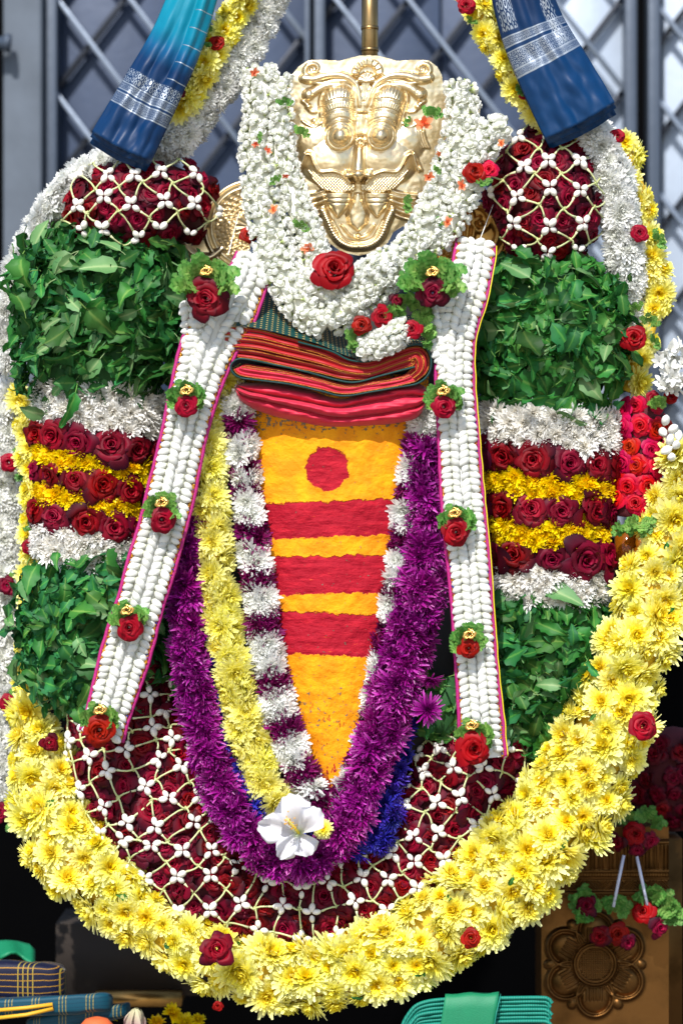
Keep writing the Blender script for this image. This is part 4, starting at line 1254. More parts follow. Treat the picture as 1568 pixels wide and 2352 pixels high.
def sash(label, keys, side_keys, rosettes, yellow_edge=0):
    path = Path(keys)
    t = thing('braided_stole', label, 'stole', base_of(path))
    mb = MB(); V = []
    sd_ = rng.random() * 50
    wv = lambda f: 1 + 0.07 * noise.noise(Vector((f * 9, sd_, 0))) + 0.03 * noise.noise(Vector((f * 40, sd_, 3)))
    m = int(path.L / 12)
    for j in range(m + 1):
        C, T, E, N, W = path.at(path.L * j / m); W *= wv(j / m)
        for (q, h) in ((-1.06, -0.004), (-1.06, 0.0), (-0.5, 0.003), (0, 0.004), (0.5, 0.003), (1.06, 0.0), (1.06, -0.004)):
            V.append(C + E * W * q + N * h)
    mb.add(V, gridf(7, m + 1)); obj('ribbon', mb, M['ribbon'], t)
    for sg in (-1, 1):
        pts = []; gp = []; yp = []
        mb3 = MB()
        m2 = int(path.L / 6)
        for j in range(m2 + 1):
            C, T, E, N, W = path.at(path.L * j / m2); W *= wv(j / m2); N = (N + E * 0.0)
            pts.append(C + E * sg * (W * 1.04 + 4 * PX)); gp.append(C + E * sg * (W * 0.99) + N * 0.0025); yp.append(C + E * sg * (W * 1.04 + 9 * PX) - N * 0.001)
            for off in (0, 3):
                c = gp[-1] + N * 0.0022 + E * rng.uniform(-2.4, 2.4) * PX + T * off * PX
                r = rng.uniform(1.6, 2.6) * PX
                mb3.add([c + E * r, c + T * r, c - E * r, c - T * r, c + N * r], [(0, 1, 4), (1, 2, 4), (2, 3, 4), (3, 0, 4)], 0)
        mb1 = MB(); tube(mb1, pts, 4.6 * PX, 6); obj('cord', mb1, M['magenta'], t)
        mb2 = MB(); tube(mb2, gp, 3.4 * PX, 6); obj('gold_trim', mb2, M['goldcord'], t)
        kind(obj('bead_trim', mb3, M['beads'], t, smooth=False), 'stuff')
        if yellow_edge == sg:
            mb4 = MB(); tube(mb4, yp, 2.0 * PX, 5); obj('edge_cord', mb4, M['yellowcord'], t)
    k = sash_cols(t, path, (-0.76, -0.26, 0.26, 0.76), 16.2, 22.5)
    if side_keys:
        k2 = sash_cols(t, Path(side_keys), (-0.66, 0.0, 0.66), 16.2, 22, 'side_bud')
    for (x, y, R, ms, big) in rosettes:
        d = 0.165
        rt = bpy.data.objects.new('rosette', None); COL.objects.link(rt); rt.parent = t; rt.location = P(x, y, d) - WL[t.name]; WL[rt.name] = P(x, y, d)
        sprig_on(rt, x + 2, y + 4 * (1 + big), d - 0.012, 52 if not big else 86, 0, True)
        sprig_on(rt, x - 6, y + 8, d - 0.008, 40 if not big else 66, 25, True); sprig_on(rt, x + 10, y + 10, d - 0.008, 40 if not big else 72, -35, True)
        piece('gold_rose', GOLDROSE, rt, P(x + rng.uniform(-4, 4), y - R * 0.55 - 2, d + 0.014), qn((rng.uniform(-.2, .2), -1, 0.2)), 19 * PX)
        rose_on(rt, x + 2, y + R * 0.75, d + 0.004, R * 1.18, ms, (rng.uniform(-.15, .15), -1, -0.05))
    return t
sash('slanting braided white bud stole with magenta edges and rose ornaments',
    [(580, 585, 0.09, 30), (566, 640, 0.105, 44), (520, 715, 0.12, 62), (478, 800, 0.128, 56), (446, 900, 0.132, 48), (422, 1000, 0.134, 46), (400, 1100, 0.135, 46), (376, 1200, 0.136, 47), (347, 1300, 0.138, 48), (318, 1400, 0.138, 48), (289, 1500, 0.138, 48), (260, 1600, 0.138, 46), (233, 1692, 0.138, 44)],
    [(440, 690, 0.118, 26), (446, 780, 0.124, 26), (440, 850, 0.126, 20)],
    [(473, 650, 48, ROSE_D, 1), (425, 912, 26, ROSE_R, 0), (370, 1172, 30, ROSE_R, 0), (295, 1420, 30, ROSE_R, 0), (226, 1652, 36, ROSE_R, 0)])
sash('straight hanging braided white bud stole with magenta and yellow edges',
    [(1092, 556, 0.07, 38), (1088, 590, 0.10, 40), (1070, 680, 0.12, 40), (1052, 745, 0.126, 38), (1044, 810, 0.13, 36), (1045, 900, 0.132, 37), (1052, 1000, 0.134, 40), (1058, 1100, 0.135, 41), (1066, 1200, 0.136, 42), (1076, 1300, 0.138, 40), (1084, 1400, 0.138, 41), (1091, 1500, 0.138, 41), (1099, 1600, 0.138, 42), (1111, 1742, 0.138, 43)],
    [(995, 690, 0.12, 24), (1008, 770, 0.126, 26), (1028, 850, 0.13, 20)],
    [(992, 645, 36, ROSE_D, 1), (1018, 914, 27, ROSE_R, 0), (1045, 1198, 33, ROSE_R, 0), (1074, 1472, 24, ROSE_R, 0), (1085, 1690, 40, ROSE_R, 0)], yellow_edge=1)

# ================================================================== jasmine garland round the mask
jt = thing('jasmine_garland', 'creamy jasmine garland draped round the brass mask with orange and green bits', 'garland', P(745, 770, 0.06))
JP = [Path([(598, 158, 0.05, 34), (600, 260, 0.055, 36), (592, 350, 0.06, 36), (602, 450, 0.07, 38), (622, 550, 0.085, 38), (652, 640, 0.10, 38), (702, 712, 0.115, 36), (752, 748, 0.12, 30)]),
      Path([(640, 178, 0.055, 24), (642, 270, 0.06, 26), (646, 360, 0.065, 27), (672, 450, 0.072, 30), (706, 540, 0.08, 32), (728, 620, 0.095, 32), (752, 690, 0.11, 30)]),
      Path([(1056, 190, 0.055, 28), (1062, 270, 0.06, 34), (1048, 350, 0.065, 38), (1022, 430, 0.07, 38), (988, 510, 0.08, 38), (938, 585, 0.09, 38), (868, 640, 0.105, 42), (805, 700, 0.115, 42), (745, 738, 0.12, 34)]),
      Path([(1158, 290, 0.06, 24), (1110, 318, 0.07, 38), (1075, 390, 0.075, 36), (1050, 470, 0.08, 34), (1020, 530, 0.085, 28), (985, 570, 0.09, 24)]),
      Path([(690, 650, 0.115, 26), (752, 672, 0.12, 30), (830, 640, 0.118, 28), (900, 585, 0.11, 24)])]
spots = []
coreb = MB()
for pth in JP:
    tube_core(pth, 0.9, 0.8, mb=coreb)
    spots += scatter_tube(pth, 15, 100, 16, 0.95, 0.0, 0.5)
obj('garland_core', coreb, M['whitecore'], jt)
spots.sort(key=lambda s: s[1].dot(FRONT) + 0.35 * rng.random(), reverse=True)
fill = MB()
for k, sp in enumerate(spots):
    i = rng.randrange(len(JAS)); nn = jit(sp[1], 0.38); q = qn(nn, rng.random() * 6.28); s = 13.0 * PX * rng.uniform(0.75, 1.25)
    if k < 300: piece('jasmine', JAS[i], jt, sp[0] + sp[1] * 3 * PX, q, s)
    else: fill.merge(JAS_MB[i], sp[0] + sp[1] * 2 * PX, q, s)
kind(obj('jasmine_filling', fill, M['jasmine'], jt), 'stuff')
ORANGE = make_mum(310, 3, 5, 3, 0.6, 25, 60, 30, center=False).mesh('orange_blossom', [M['orange']])
for (x, y, R) in ((582, 165, 13), (972, 284, 24), (985, 404, 14), (1058, 425, 14), (1028, 510, 14), (1008, 350, 9), (708, 568, 18), (704, 706, 11), (692, 778, 16), (962, 608, 12), (612, 345, 12), (588, 330, 10), (628, 482, 14), (655, 402, 9), (1150, 330, 12)):
    piece('orange_blossom', ORANGE, jt, P(x, y, 0.105), qn(jit(FRONT, 0.4), rng.random() * 6), R * PX)
for (x, y, R, r) in ((655, 240, 24, 0), (690, 312, 30, -60), (635, 418, 22, 30), (990, 270, 36, -50), (945, 470, 30, 60), (938, 282, 18, 60), (690, 525, 26, -30), (815, 660, 14, 0), (945, 610, 20, 0), (1000, 515, 22, -60), (725, 690, 18, 20), (1110, 415, 26, 180), (690, 755, 16, 180), (600, 315, 16, 90), (1000, 395, 18, -80)):
    sprig_on(jt, x, y, 0.10, R, r)
big = rose_on(jt, 766, 620, 0.145, 57, ROSE_R, (0.12, -1, 0.25), name='rose')
big['label'] = 'large deep red rose'
for (x, y, d, R, ms) in ((570, 540, 0.075, 25, ROSE_R), (1088, 394, 0.10, 32, ROSE_R), (1122, 390, 0.095, 26, ROSE_K), (600, 545, 0.06, 18, ROSE_R), (203, 325, 0.0, 0.1, ROSE_R)):
    if R > 1: rose_on(jt, x, y, d, R, ms, (rng.uniform(-.3, .3), -1, 0.2))
# the tassel of roses and jasmine at its end
ts = thing('rose_tassel', 'tassel of red roses, jasmine and green sprigs resting on the folded silk', 'tassel', P(880, 800, 0.12))
for (x, y, R, ms) in ((830, 748, 27, ROSE_R), (876, 727, 30, ROSE_R), (946, 756, 27, ROSE_R), (910, 690, 20, ROSE_D)):
    rose_on(ts, x, y, 0.15, R, ms, (rng.uniform(-.3, .3), -1, 0.1))
for (x, y, R, r) in ((905, 735, 42, 0), (970, 750, 40, -60), (820, 780, 36, 120), (930, 705, 40, 30), (960, 715, 36, -20), (975, 780, 30, -90), (850, 770, 30, 160)):
    sprig_on(ts, x, y, 0.138, R, r, True)
pt = Path([(832, 800, 0.14, 22), (868, 792, 0.145, 26), (905, 770, 0.145, 28), (935, 745, 0.14, 20)])
for sp in scatter_tube(pt, 13, 90, 14, 0.8, 0):
    piece('jasmine', rng.choice(JAS), ts, sp[0], qn(jit(sp[1], 0.35), rng.random() * 6), 14 * PX * rng.uniform(0.85, 1.2))

# ================================================================== silks
def silk(name, fn, rough=0.38, sheen=0.08, weave=900, bump=0.12):
    m = NT(name)
    v, x, y = m.uv()
    c, silver = fn(m, v, x, y)
    m.set(Base_Color=c, Roughness=rough)
    m.b.inputs['Sheen Weight'].default_value = sheen
    m.b.inputs['Sheen Roughness'].default_value = 0.35
    m.b.inputs['Specular IOR Level'].default_value = 0.28
    if silver is not None:
        m.put(m.b.inputs['Metallic'], m.math('MULTIPLY', silver, 0.75))
    n = m.noise(weave, 2, v)
    m.bump(n, bump, 0.0008)
    return m.m
def lace(m, v, sx, sy, thr=0.5):
    """small woven motif pattern"""
    mp = m.node('ShaderNodeMapping', {'Vector': v, 'Scale': (sx, sy, 1)})
    vo = m.node('ShaderNodeTexVoronoi', {'Vector': mp, 'Scale': 1.0, 'Randomness': 0.25}, 'Distance')
    n = m.noise(3.2, 3, mp)
    return m.math('GREATER_THAN', m.math('SINE', m.math('MULTIPLY', m.math('ADD', vo, m.math('MULTIPLY', n, 0.25)), 17.0)), thr)
def teal_fn(m, v, x, y):
    g = m.ramp(m.math('ADD', y, m.math('MULTIPLY', m.noise(4, 3, v), 0.02)), [(0.0, lin((0, 124, 142))), (0.155, lin((0, 112, 138))), (0.205, lin((0, 72, 112))), (0.245, lin((0, 38, 76))), (1.0, lin((0, 50, 92)))])
    s = m.math('MULTIPLY', m.band(y, 0.268, 0.298, 0.001), lace(m, v, 9, 62, 0.0))
    for lo, hi in ((0.300, 0.303), (0.318, 0.321), (0.326, 0.329), (0.352, 0.355)):
        s = m.math('MAXIMUM', s, m.band(y, lo, hi, 0.0006))
    s = m.math('MAXIMUM', s, m.math('MULTIPLY', m.band(y, 0.304, 0.317, 0.0006), lace(m, v, 22, 150, 0.15)))
    s = m.math('MAXIMUM', s, m.math('MULTIPLY', m.band(y, 0.330, 0.351, 0.0006), lace(m, v, 26, 190, 0.25)))
    fr = m.math('FRACT', m.math('MULTIPLY', y, 24.0))
    s = m.math('MAXIMUM', s, m.math('MULTIPLY', m.math('MULTIPLY', m.math('LESS_THAN', fr, 0.05), m.math('GREATER_THAN', x, 0.35)), m.math('LESS_THAN', y, 0.26)))
    return m.mix(m.math('MULTIPLY', s, 0.8), g, lin((176, 184, 190))), s
def blue_fn(m, v, x, y):
    g = m.ramp(y, [(0.0, lin((0, 26, 60))), (0.2, lin((0, 44, 84))), (1.0, lin((0, 56, 98)))])
    s = m.math('MULTIPLY', m.math('MULTIPLY', m.band(y, 0.0, 0.118, 0.002), m.band(x, -0.9, -0.45, 0.03)), lace(m, v, 9, 34, -0.1))
    s = m.math('MAXIMUM', s, m.math('MULTIPLY', m.math('MULTIPLY', m.band(y, 0.0, 0.20, 0.002), m.band(x, 0.45, 0.8, 0.03)), lace(m, v, 9, 34, 0.1)))
    for lo, hi in ((0.128, 0.131), (0.147, 0.150), (0.158, 0.161), (0.196, 0.200), (0.214, 0.218)):
        s = m.math('MAXIMUM', s, m.band(y, lo, hi, 0.0006))
    s = m.math('MAXIMUM', s, m.math('MULTIPLY', m.band(y, 0.132, 0.146, 0.0006), lace(m, v, 20, 150, 0.0)))
    s = m.math('MAXIMUM', s, m.math('MULTIPLY', m.band(y, 0.162, 0.195, 0.0006), lace(m, v, 14, 110, -0.1)))
    s = m.math('MAXIMUM', s, m.math('MULTIPLY', m.band(y, 0.200, 0.214, 0.0006), lace(m, v, 24, 190, -0.1)))
    return m.mix(m.math('MULTIPLY', s, 0.8), g, lin((176, 184, 192))), s
M['silk_teal'] = silk('teal_to_blue_silk', teal_fn, 0.42, 0.0)
M['silk_blue'] = silk('royal_blue_silk', blue_fn, 0.42, 0.0)

def hanging_silk(label, keys, mat, ridge_at, seed):
    path = Path(keys)
    t = thing('silk_cloth', label, 'silk cloth', base_of(path))
    for ly in range(5):
        mb = MB(); V = []; UV = []
        nu = 44; m = int((path.L + 5 * ly) / 7)
        for j in range(m + 1):
            s = min(path.L, path.L * j / m)
            C, T, E, N, W = path.at(s)
            ext = T * ((5.5 * (ly - (ly % 2) * 1.6) * PX) if j == m else 0)
            f = j / m
            for i in range(nu):
                q = -1 + 2 * i / (nu - 1)
                h = 0.016 * (1 - abs(q) ** 3) - 0.0075 * ly * (1 - 0.35 * abs(q)) + 0.0022 * abs(math.sin(q * 4.2 + seed + 0.5 * math.sin(s * 0.012))) + 0.0014 * math.sin(q * 13 + s * 0.004 + seed)
                if ridge_at: h += 0.010 / (1 + math.exp(-(q - ridge_at) * 28)) + 0.004 * math.exp(-((q - ridge_at - 0.22) / 0.09) ** 2)
                h += 0.0035 * noise.noise(Vector((q * 2.2 + seed, s * 0.011, ly * 0.4))) + 0.0022 * f * f * math.sin(q * 9 + ly + seed) + 0.004 * f * noise.noise(Vector((q * 5, s * 0.03, seed)))
                bow = 0.004 * math.cos(q * 1.6) * f
                V.append(C + E * W * q * (1 - 0.012 * ly) + N * h + ext + T * bow); UV.append((q, s / 1000))
        mb.add(V, gridf(nu, m + 1), 0, uv=UV)
        o = obj('fold', mb, mat, t)
        so = o.modifiers.new('thickness', 'SOLIDIFY'); so.thickness = 0.0016; so.offset = -1
    return t
hanging_silk('teal shading to blue silk cloth with silver borders tied over the white garland', [(462, -60, 0.075, 52), (408, 90, 0.075, 60), (350, 205, 0.078, 68), (279, 338, 0.08, 77)], M['silk_teal'], 0.38, 1.3)
hanging_silk('royal blue silk cloth with broad silver border hanging over the yellow strand', [(1182, -60, 0.085, 64), (1225, 70, 0.085, 74), (1280, 180, 0.085, 84), (1332, 278, 0.085, 90)], M['silk_blue'], 0.0, 4.2)

# ---- folded silks on the chest
def zx(x, y): return (483.5 + 0.3583 * x, 705.6 + 0.3583 * y)
def red_fn(m, v, x, y):
    s = m.math('GREATER_THAN', m.noise(700, 2, v), 0.48)
    b = m.band(x, 0.0, 0.55, 0.06)
    c = m.mix(m.noise(9, 4, v), lin((132, 4, 22)), lin((172, 10, 34)))
    return m.mix(m.math('MULTIPLY', s, m.math('MULTIPLY', b, 0.1)), c, lin((214, 100, 40))), None
M['silk_red'] = silk('crimson_gold_silk', red_fn, 0.42)
M['silk_rose'] = silk('rose_silk', lambda m, v, x, y: (m.mix(m.noise(6, 4, v), lin((182, 24, 52)), lin((206, 48, 74))), None), 0.55, 0.15)
M['silk_green'] = silk('bottle_green_silk', lambda m, v, x, y: (lin((6, 62, 60)), None), 0.45)
def dots_fn(m, v, x, y):
    fx = m.math('SUBTRACT', m.math('FRACT', m.math('MULTIPLY', x, 1.0)), 0.5); fy = m.math('SUBTRACT', m.math('FRACT', y), 0.5)
    r = m.math('SQRT', m.math('ADD', m.math('MULTIPLY', fx, fx), m.math('MULTIPLY', fy, fy)))
    s = m.math('SUBTRACT', 1.0, m.step(r, 0.17, 0.23))
    return m.mix(s, lin((6, 54, 52)), lin((208, 178, 110))), s
M['silk_dots'] = silk('dotted_green_silk', dots_fn, 0.45, weave=60)
M['goldline'] = flat_mat('gold_zari', (198, 128, 54), 0.36, 0.8, noise_s=900, noise_a=0.55, bump=0.8, bump_s=1500)

def layer(t, pts, d0, d1, th, mat, name='fold', gold=None, seed=0.0):
    """a folded cloth layer: profile polyline in the picture plane, running back from d0 to d1; rounded front edge"""
    c = catmull(pts, 8)
    mb = MB(); V = []; UV = []
    n = len(c)
    nrm = []
    for i in range(n):
        a = c[max(i - 1, 0)]; b = c[min(i + 1, n - 1)]
        tx, ty = b - a; l = math.hypot(tx, ty) + 1e-9
        nrm.append((ty / l, -tx / l))
    prof = [(-1, 0.0, d1), (-1, 0.0, d0 - 0.004), (-0.55, 0, d0 - 0.0012), (0, 0, d0), (0.55, 0, d0 - 0.0012), (1, 0, d0 - 0.004), (1, 0, d1)]
    for i, (x, y) in enumerate(c):
        wob = 0.0025 * noise.noise(Vector((x * 0.03, seed, y * 0.03)))
        for k, (s, _, d) in enumerate(prof):
            xx = x + nrm[i][0] * s * th / 2; yy = y + nrm[i][1] * s * th / 2
            V.append(P(xx, yy, d + (wob if 0 < k < 6 else 0))); UV.append(((d0 - d) * 40 + (0.0 if k in (0, 6) else 0.1), i * 0.01 + seed))
    mb.add(V, gridf(len(prof), n), 0, uv=UV)
    o = obj(name, mb, mat, t)
    if gold:
        mb2 = MB()
        tube(mb2, [P(x + nrm[i][0] * gold, y + nrm[i][1] * gold, d0 + 0.0012 + 0.0025 * noise.noise(Vector((x * 0.03, seed, y * 0.03)))) for i, (x, y) in enumerate(c)], 1.0 * PX, 5)
        g = obj('gold_border', mb2, M['goldline'], o)
    return o
ck = thing('folded_silk', 'folded crimson silk stack with gold borders and dotted green lining', 'folded cloth', P(750, 905, 0.12))
for k in range(6):
    pts = [zx(88 + (6, 0, 4, 14, 50, 84)[k], 130 + 36 * k), zx(300, 152 + 35 * k), zx(480, 197 + 34 * k), zx(700, 258 + 31 * k), zx(850, 324 + 25 * k), zx(960, 358 + 19.5 * k), zx(1040, 352 + 20 * k), zx(1180, 300 + 20 * k), zx(1290, 264 + 20 * k)]
    ro = (1388 - 17 * k, 262 + 22 * k)
    pts += [zx(1352 - 12 * k, 270 + 15 * k), zx(1392 - 18 * k, 330 + 8 * k), zx(1378 - 16 * k, 410 - 3 * k), zx(1310 - 8 * k, 470 - 9 * k)]
    layer(ck, pts, 0.134 - 0.002 * abs(k - 3) + rng.uniform(-.002, .002), 0.02, 11.0, M['silk_red'], 'fold', gold=(-3.0 if k % 2 else 2.5), seed=k * 3.1)
for k in range(6):
    pts = [zx(1310 - 8 * k, 474 - 10 * k), zx(1200, 500 - 9 * k), zx(1040, 528 - 10 * k), zx(860, 552 - 10.5 * k), zx(700, 520 - 12 * k), zx(500, 478 - 13 * k), zx(300, 452 - 14 * k), zx(190 + 8 * k, 432 - 12 * k), zx(150 + 12 * k, 398 - 4 * k)]
    layer(ck, pts, 0.136 - 0.002 * (k % 3), 0.02, 7.4, M['silk_rose'] if k in (1, 2, 3) else M['silk_red'], 'fold', gold=(1.0 if k in (0, 4, 5) else None), seed=20 + k * 2.7)
teal_a = [zx(560, 222), zx(770, 280), zx(880, 335), zx(980, 348), zx(1060, 332), zx(1180, 280), zx(1300, 240), zx(1375, 256), zx(1412, 330), zx(1400, 420), zx(1330, 486), zx(1200, 512), zx(1040, 540), zx(850, 568), zx(700, 535), zx(500, 492), zx(300, 466), zx(190, 450), zx(140, 415), zx(130, 372), zx(170, 334), zx(240, 334), zx(400, 366), zx(600, 410), zx(800, 464), zx(930, 480), zx(1100, 436), zx(1230, 402), zx(1310, 382)]
layer(ck, teal_a, 0.139, 0.02, 4.6, M['silk_green'], 'lining', seed=50)
mb = MB(); V = []; UV = []
fl = catmull([zx(90, 118), zx(300, 138), zx(480, 182), zx(700, 244), zx(850, 308), zx(960, 340), zx(1040, 334), zx(1180, 284), zx(1300, 246), zx(1400, 258)], 8)
for j in range(14):
    f = j / 13
    for i, (x, y) in enumerate(fl):
        V.append(P(x + (700 - x) * 0.10 * f, y - 2 - 78 * f * (0.8 + 0.2 * math.sin(i * 0.1)), 0.134 - 0.075 * f)); UV.append((i * 0.62, j * 1.25))
mb.add(V, gridf(len(fl), 14), 0, uv=UV)
obj('dotted_top', mb, M['silk_dots'], ck)

cr = thing('rose_cloth', 'plump folded rose red cloth under the crimson silk stack', 'folded cloth', P(750, 980, 0.11))
top = catmull([zx(150, 500), zx(250, 482), zx(420, 488), zx(620, 518), zx(830, 575), zx(1000, 540), zx(1260, 485), zx(1360, 500), zx(1400, 545)], 16)
bot = catmull([zx(152, 520), zx(196, 612), zx(340, 676), zx(560, 738), zx(780, 772), zx(1000, 764), zx(1220, 738), zx(1335, 700), zx(1398, 580)], 16)
mb = MB(); V = []; UV = []
nv = 46
for i in range(len(top)):
    f = i / (len(top) - 1)
    en = min(1.0, (f / 0.06) ** 0.5 if f < 0.06 else 1.0, ((1 - f) / 0.09) ** 0.5 if f > 0.91 else 1.0)
    c1 = 0.36 + 0.05 * math.sin(f * 7) - 0.1 * (f < 0.15) * (0.15 - f) / 0.15
    c2 = 0.66 + 0.04 * math.sin(f * 9 + 2)
    for j in range(nv + 1):
        v = j / nv
        if v < c1: w = v / c1; lob = 1.0
        elif v < c2: w = (v - c1) / (c2 - c1); lob = 0.86 + 0.1 * math.sin(f * 5)
        else: w = (v - c2) / (1 - c2); lob = 0.92
        b = math.sin(math.pi * min(max(w * 0.96 + 0.02, 0), 1)) ** 0.5
        outer = math.sin(math.pi * min(max(v * 0.97 + 0.015, 0), 1)) ** 0.45
        x = top[i][0] + (bot[i][0] - top[i][0]) * v; y = top[i][1] + (bot[i][1] - top[i][1]) * v
        wr = 0.0035 * noise.fractal(Vector((x * 0.010, y * 0.075, 2.0)), 0.8, 2.0, 3) + 0.002 * noise.noise(Vector((x * 0.06, y * 0.05, 7.0)))
        wr += 0.004 * abs(noise.noise(Vector((x * 0.018 + y * 0.03, y * 0.02, 4.0)))) * -1
        V.append(P(x, y, 0.085 + en * outer * (0.020 + 0.032 * b * lob) + wr)); UV.append((x / 60, y / 60))
    # close round the back
    V.append(P(bot[i][0], bot[i][1] - 8, 0.03)); UV.append((0, 0)); V.append(P(top[i][0], top[i][1] + 8, 0.03)); UV.append((0, 0))
mb.add(V, gridf(nv + 3, len(top), True), 0, uv=UV)
obj('folded_body', mb, M['silk_rose'], cr)

# ================================================================== white hibiscus
M['hib'] = petal_mat('hibiscus_petals', [(0, (196, 208, 170)), (0.25, (218, 218, 222)), (1, (226, 226, 232))], tr=0.3, vv=0, pv=0.06, hv=0)
M['pollen'] = flat_mat('yellow_pollen', (222, 160, 16), 0.8)
hb = thing('hibiscus', 'white hibiscus flower with yellow stamen lying in the purple loop', 'flower', P(672, 1950, 0.15))
def hib_petal(cx, cy, ang, L, W, lift, seed):
    mb = MB(); V = []; T = []
    nu, nv = 13, 11
    a = RAD(ang); dx, dy = math.cos(a), -math.sin(a); sx, sy = -dy, dx
    for j in range(nv):
        v = j / (nv - 1)
        w = W * (0.16 + 0.84 * math.sin(min(1, v * 1.12) * math.pi * 0.5) ** 1.3) * (1 - 0.35 * max(0, v - 0.8) / 0.2)
        for i in range(nu):
            u = -1 + 2 * i / (nu - 1)
            vl = v * (1 - 0.16 * u * u) + 0.02 * math.sin(9 * u + seed) * v
            x = cx + dx * L * vl + sx * w * u; y = cy + dy * L * vl + sy * w * u
            d = 1.7 * lift * math.sin(v * 2.2) + 0.018 * v * v * math.sin(5 * u + seed) * abs(u) + 0.0016 * math.cos(u * 22) * v + 0.006 * u * u
            V.append(P(x, y, 0.158 + d)); T.append(v)
    mb.add(V, gridf(nu, nv), 0, T)
    obj('petal', mb, M['hib'], hb)
for (ang, L, W, lift, sd) in ((104, 92, 44, 0.016, 1), (48, 74, 34, 0.022, 2), (-62, 58, 32, 0.004, 3), (-128, 74, 27, 0.010, 4), (170, 96, 37, 0.004, 5)):
    hib_petal(686, 1914, ang, L, W, lift, sd)
mb = MB(); st = [P(686, 1914, 0.165), P(672, 1897, 0.195), P(658, 1880, 0.212)]
tube(mb, st, [3.4 * PX, 2.6 * PX, 2 * PX], 6); sp = obj('stamen', mb, M['yellow_soft'], hb)
mb = MB()
for i in range(46):
    f = rng.uniform(0.4, 1.0); p = st[0].lerp(st[2], f) + Vector((rng.gauss(0, 5), rng.gauss(0, 5), rng.gauss(0, 5))) * PX
    lathe([(0.01, -1), (0.9, -.4), (0.9, .4), (0.01, 1)], 5, mm := MB()); mb.merge(mm, p, Quaternion(), 1.9 * PX)
obj('pollen', mb, M['pollen'], sp)
piece('loose_chrysanthemum', MUM_Y[1], gin, P(742, 1905, 0.135), qn((0, -1, 0.2)), 24 * PX)

# ================================================================== right-hand extras
rc = thing('rose_column', 'upright block of bright crimson roses next to the dark rose bands', 'flower bundle', P(1470, 1195, 0.0))
pc = Path([(1472, 925, 0.0, 40), (1474, 960, 0.0, 56), (1470, 1060, 0.0, 60), (1462, 1140, 0.0, 58), (1456, 1190, 0.0, 52)])
obj('bundle_core', tube_core(pc, 0.8, 0.9), M['rosecore'], rc)
put_flowers('rose', ROSE_K, rc, scatter_tube(pc, 44, 88, 44, 0.8, -4 * PX, 0.2), 33, 0.15)
sprig_on(rc, 1465, 1200, 0.06, 44, 180, True); sprig_on(rc, 1430, 1205, 0.05, 40, 200, True); sprig_on(rc, 1510, 935, 0.05, 30, 0, True)
rose_on(rc, 1500, 915, 0.04, 22, ROSE_R); rose_on(rc, 1540, 912, 0.04, 20, ROSE_R)
M['amber'] = NT('amber_glass').set(Base_Color=lin((206, 120, 24)), Roughness=0.08, Metallic=0.0, IOR=1.3).m
M['amber'].node_tree.nodes['Principled BSDF'].inputs['Transmission Weight'].default_value = 0.75
M['orangeplastic'] = flat_mat('orange_wax', (226, 134, 20), 0.4)
mb = MB()
lathe([(0.01, 0.0), (0.9, 0.0), (1.0, 0.08), (1.0, 3.2), (0.97, 3.2), (0.95, 0.15), (0.01, 0.12)], 24, mb)
m2 = MB(); m2.merge(mb, P(1440, 1302, 0.01), Quaternion(), 0.0185)
gl_ = obj('glass_tumbler', m2, M['amber']); tag(gl_, 'amber glass tumbler standing behind the yellow garland below the crimson roses', 'glass')
mb = MB(); lathe([(0.01, 0), (0.6, 0.1), (0.75, 0.6), (0.6, 1.1), (0.45, 1.2), (0.55, 1.5), (0.5, 1.9), (0.2, 2.1), (0.01, 2.15)], 14, mb)
m2 = MB(); m2.merge(mb, P(1473, 1288, 0.035), Quaternion(), 0.017)
tag(obj('wax_figure', m2, M['orangeplastic']), 'small rounded orange lump beside the amber glass', 'ornament')
tb = thing('tuberose_spray', 'spray of waxy white tuberoses beside the yellow strand and red rose', 'flowers', P(1545, 925, 0.02))
for i in range(26):
    x = 1512 + 62 * rng.random(); y = 790 + 115 * (i / 25) + rng.uniform(-10, 10)
    d = Vector((rng.gauss(-0.2, 0.5), -1 + rng.gauss(0, .3), rng.gauss(0.25, 0.5))).normalized()
    mb = MB()
    lathe([(0.06, -1.2), (0.10, -0.6), (0.16, 0.0)], 6, mb)
    for k in range(6):
        e = RAD(rng.uniform(35, 75)); petal_strip(mb, k * 1.047, 0.08, -0.05, 0.95, 0.42, e, e - RAD(25), 0.25, seg=4, t0=0.4, t1=1)
    piece('tuberose', mb.mesh('tuberose', [M['bud']]), tb, P(x, y, 0.05 + 0.03 * rng.random()), qn(d, rng.random() * 6), 24 * PX)
bs = thing('bud_string', 'short string of fat white jasmine buds beside the crimson roses', 'flowers', P(1535, 1055, 0.05))
for i, (x, y) in enumerate(((1528, 965), (1545, 985), (1522, 992), (1538, 1010), (1552, 1022), (1530, 1034), (1542, 1050), (1558, 1000))):
    piece('bud', BUD[i % 4], bs, P(x, y, 0.065), qn(jit((0.5, -0.8, 0.2), 0.4)), 24 * PX)
rm = rose_net_ell('shaded mass of dark red roses below the great yellow garland at the edge', Ell(1545, 1790, -0.2, 112, 135, 0.06, 0), 34, 44, 0, 0)
pd = thing('rose_pendant', 'rose ornament with two white straws hanging in front of the brass pedestal', 'ornament', P(1440, 2170, 0.0))
M['straw'] = flat_mat('white_straw', (196, 200, 222), 0.4)
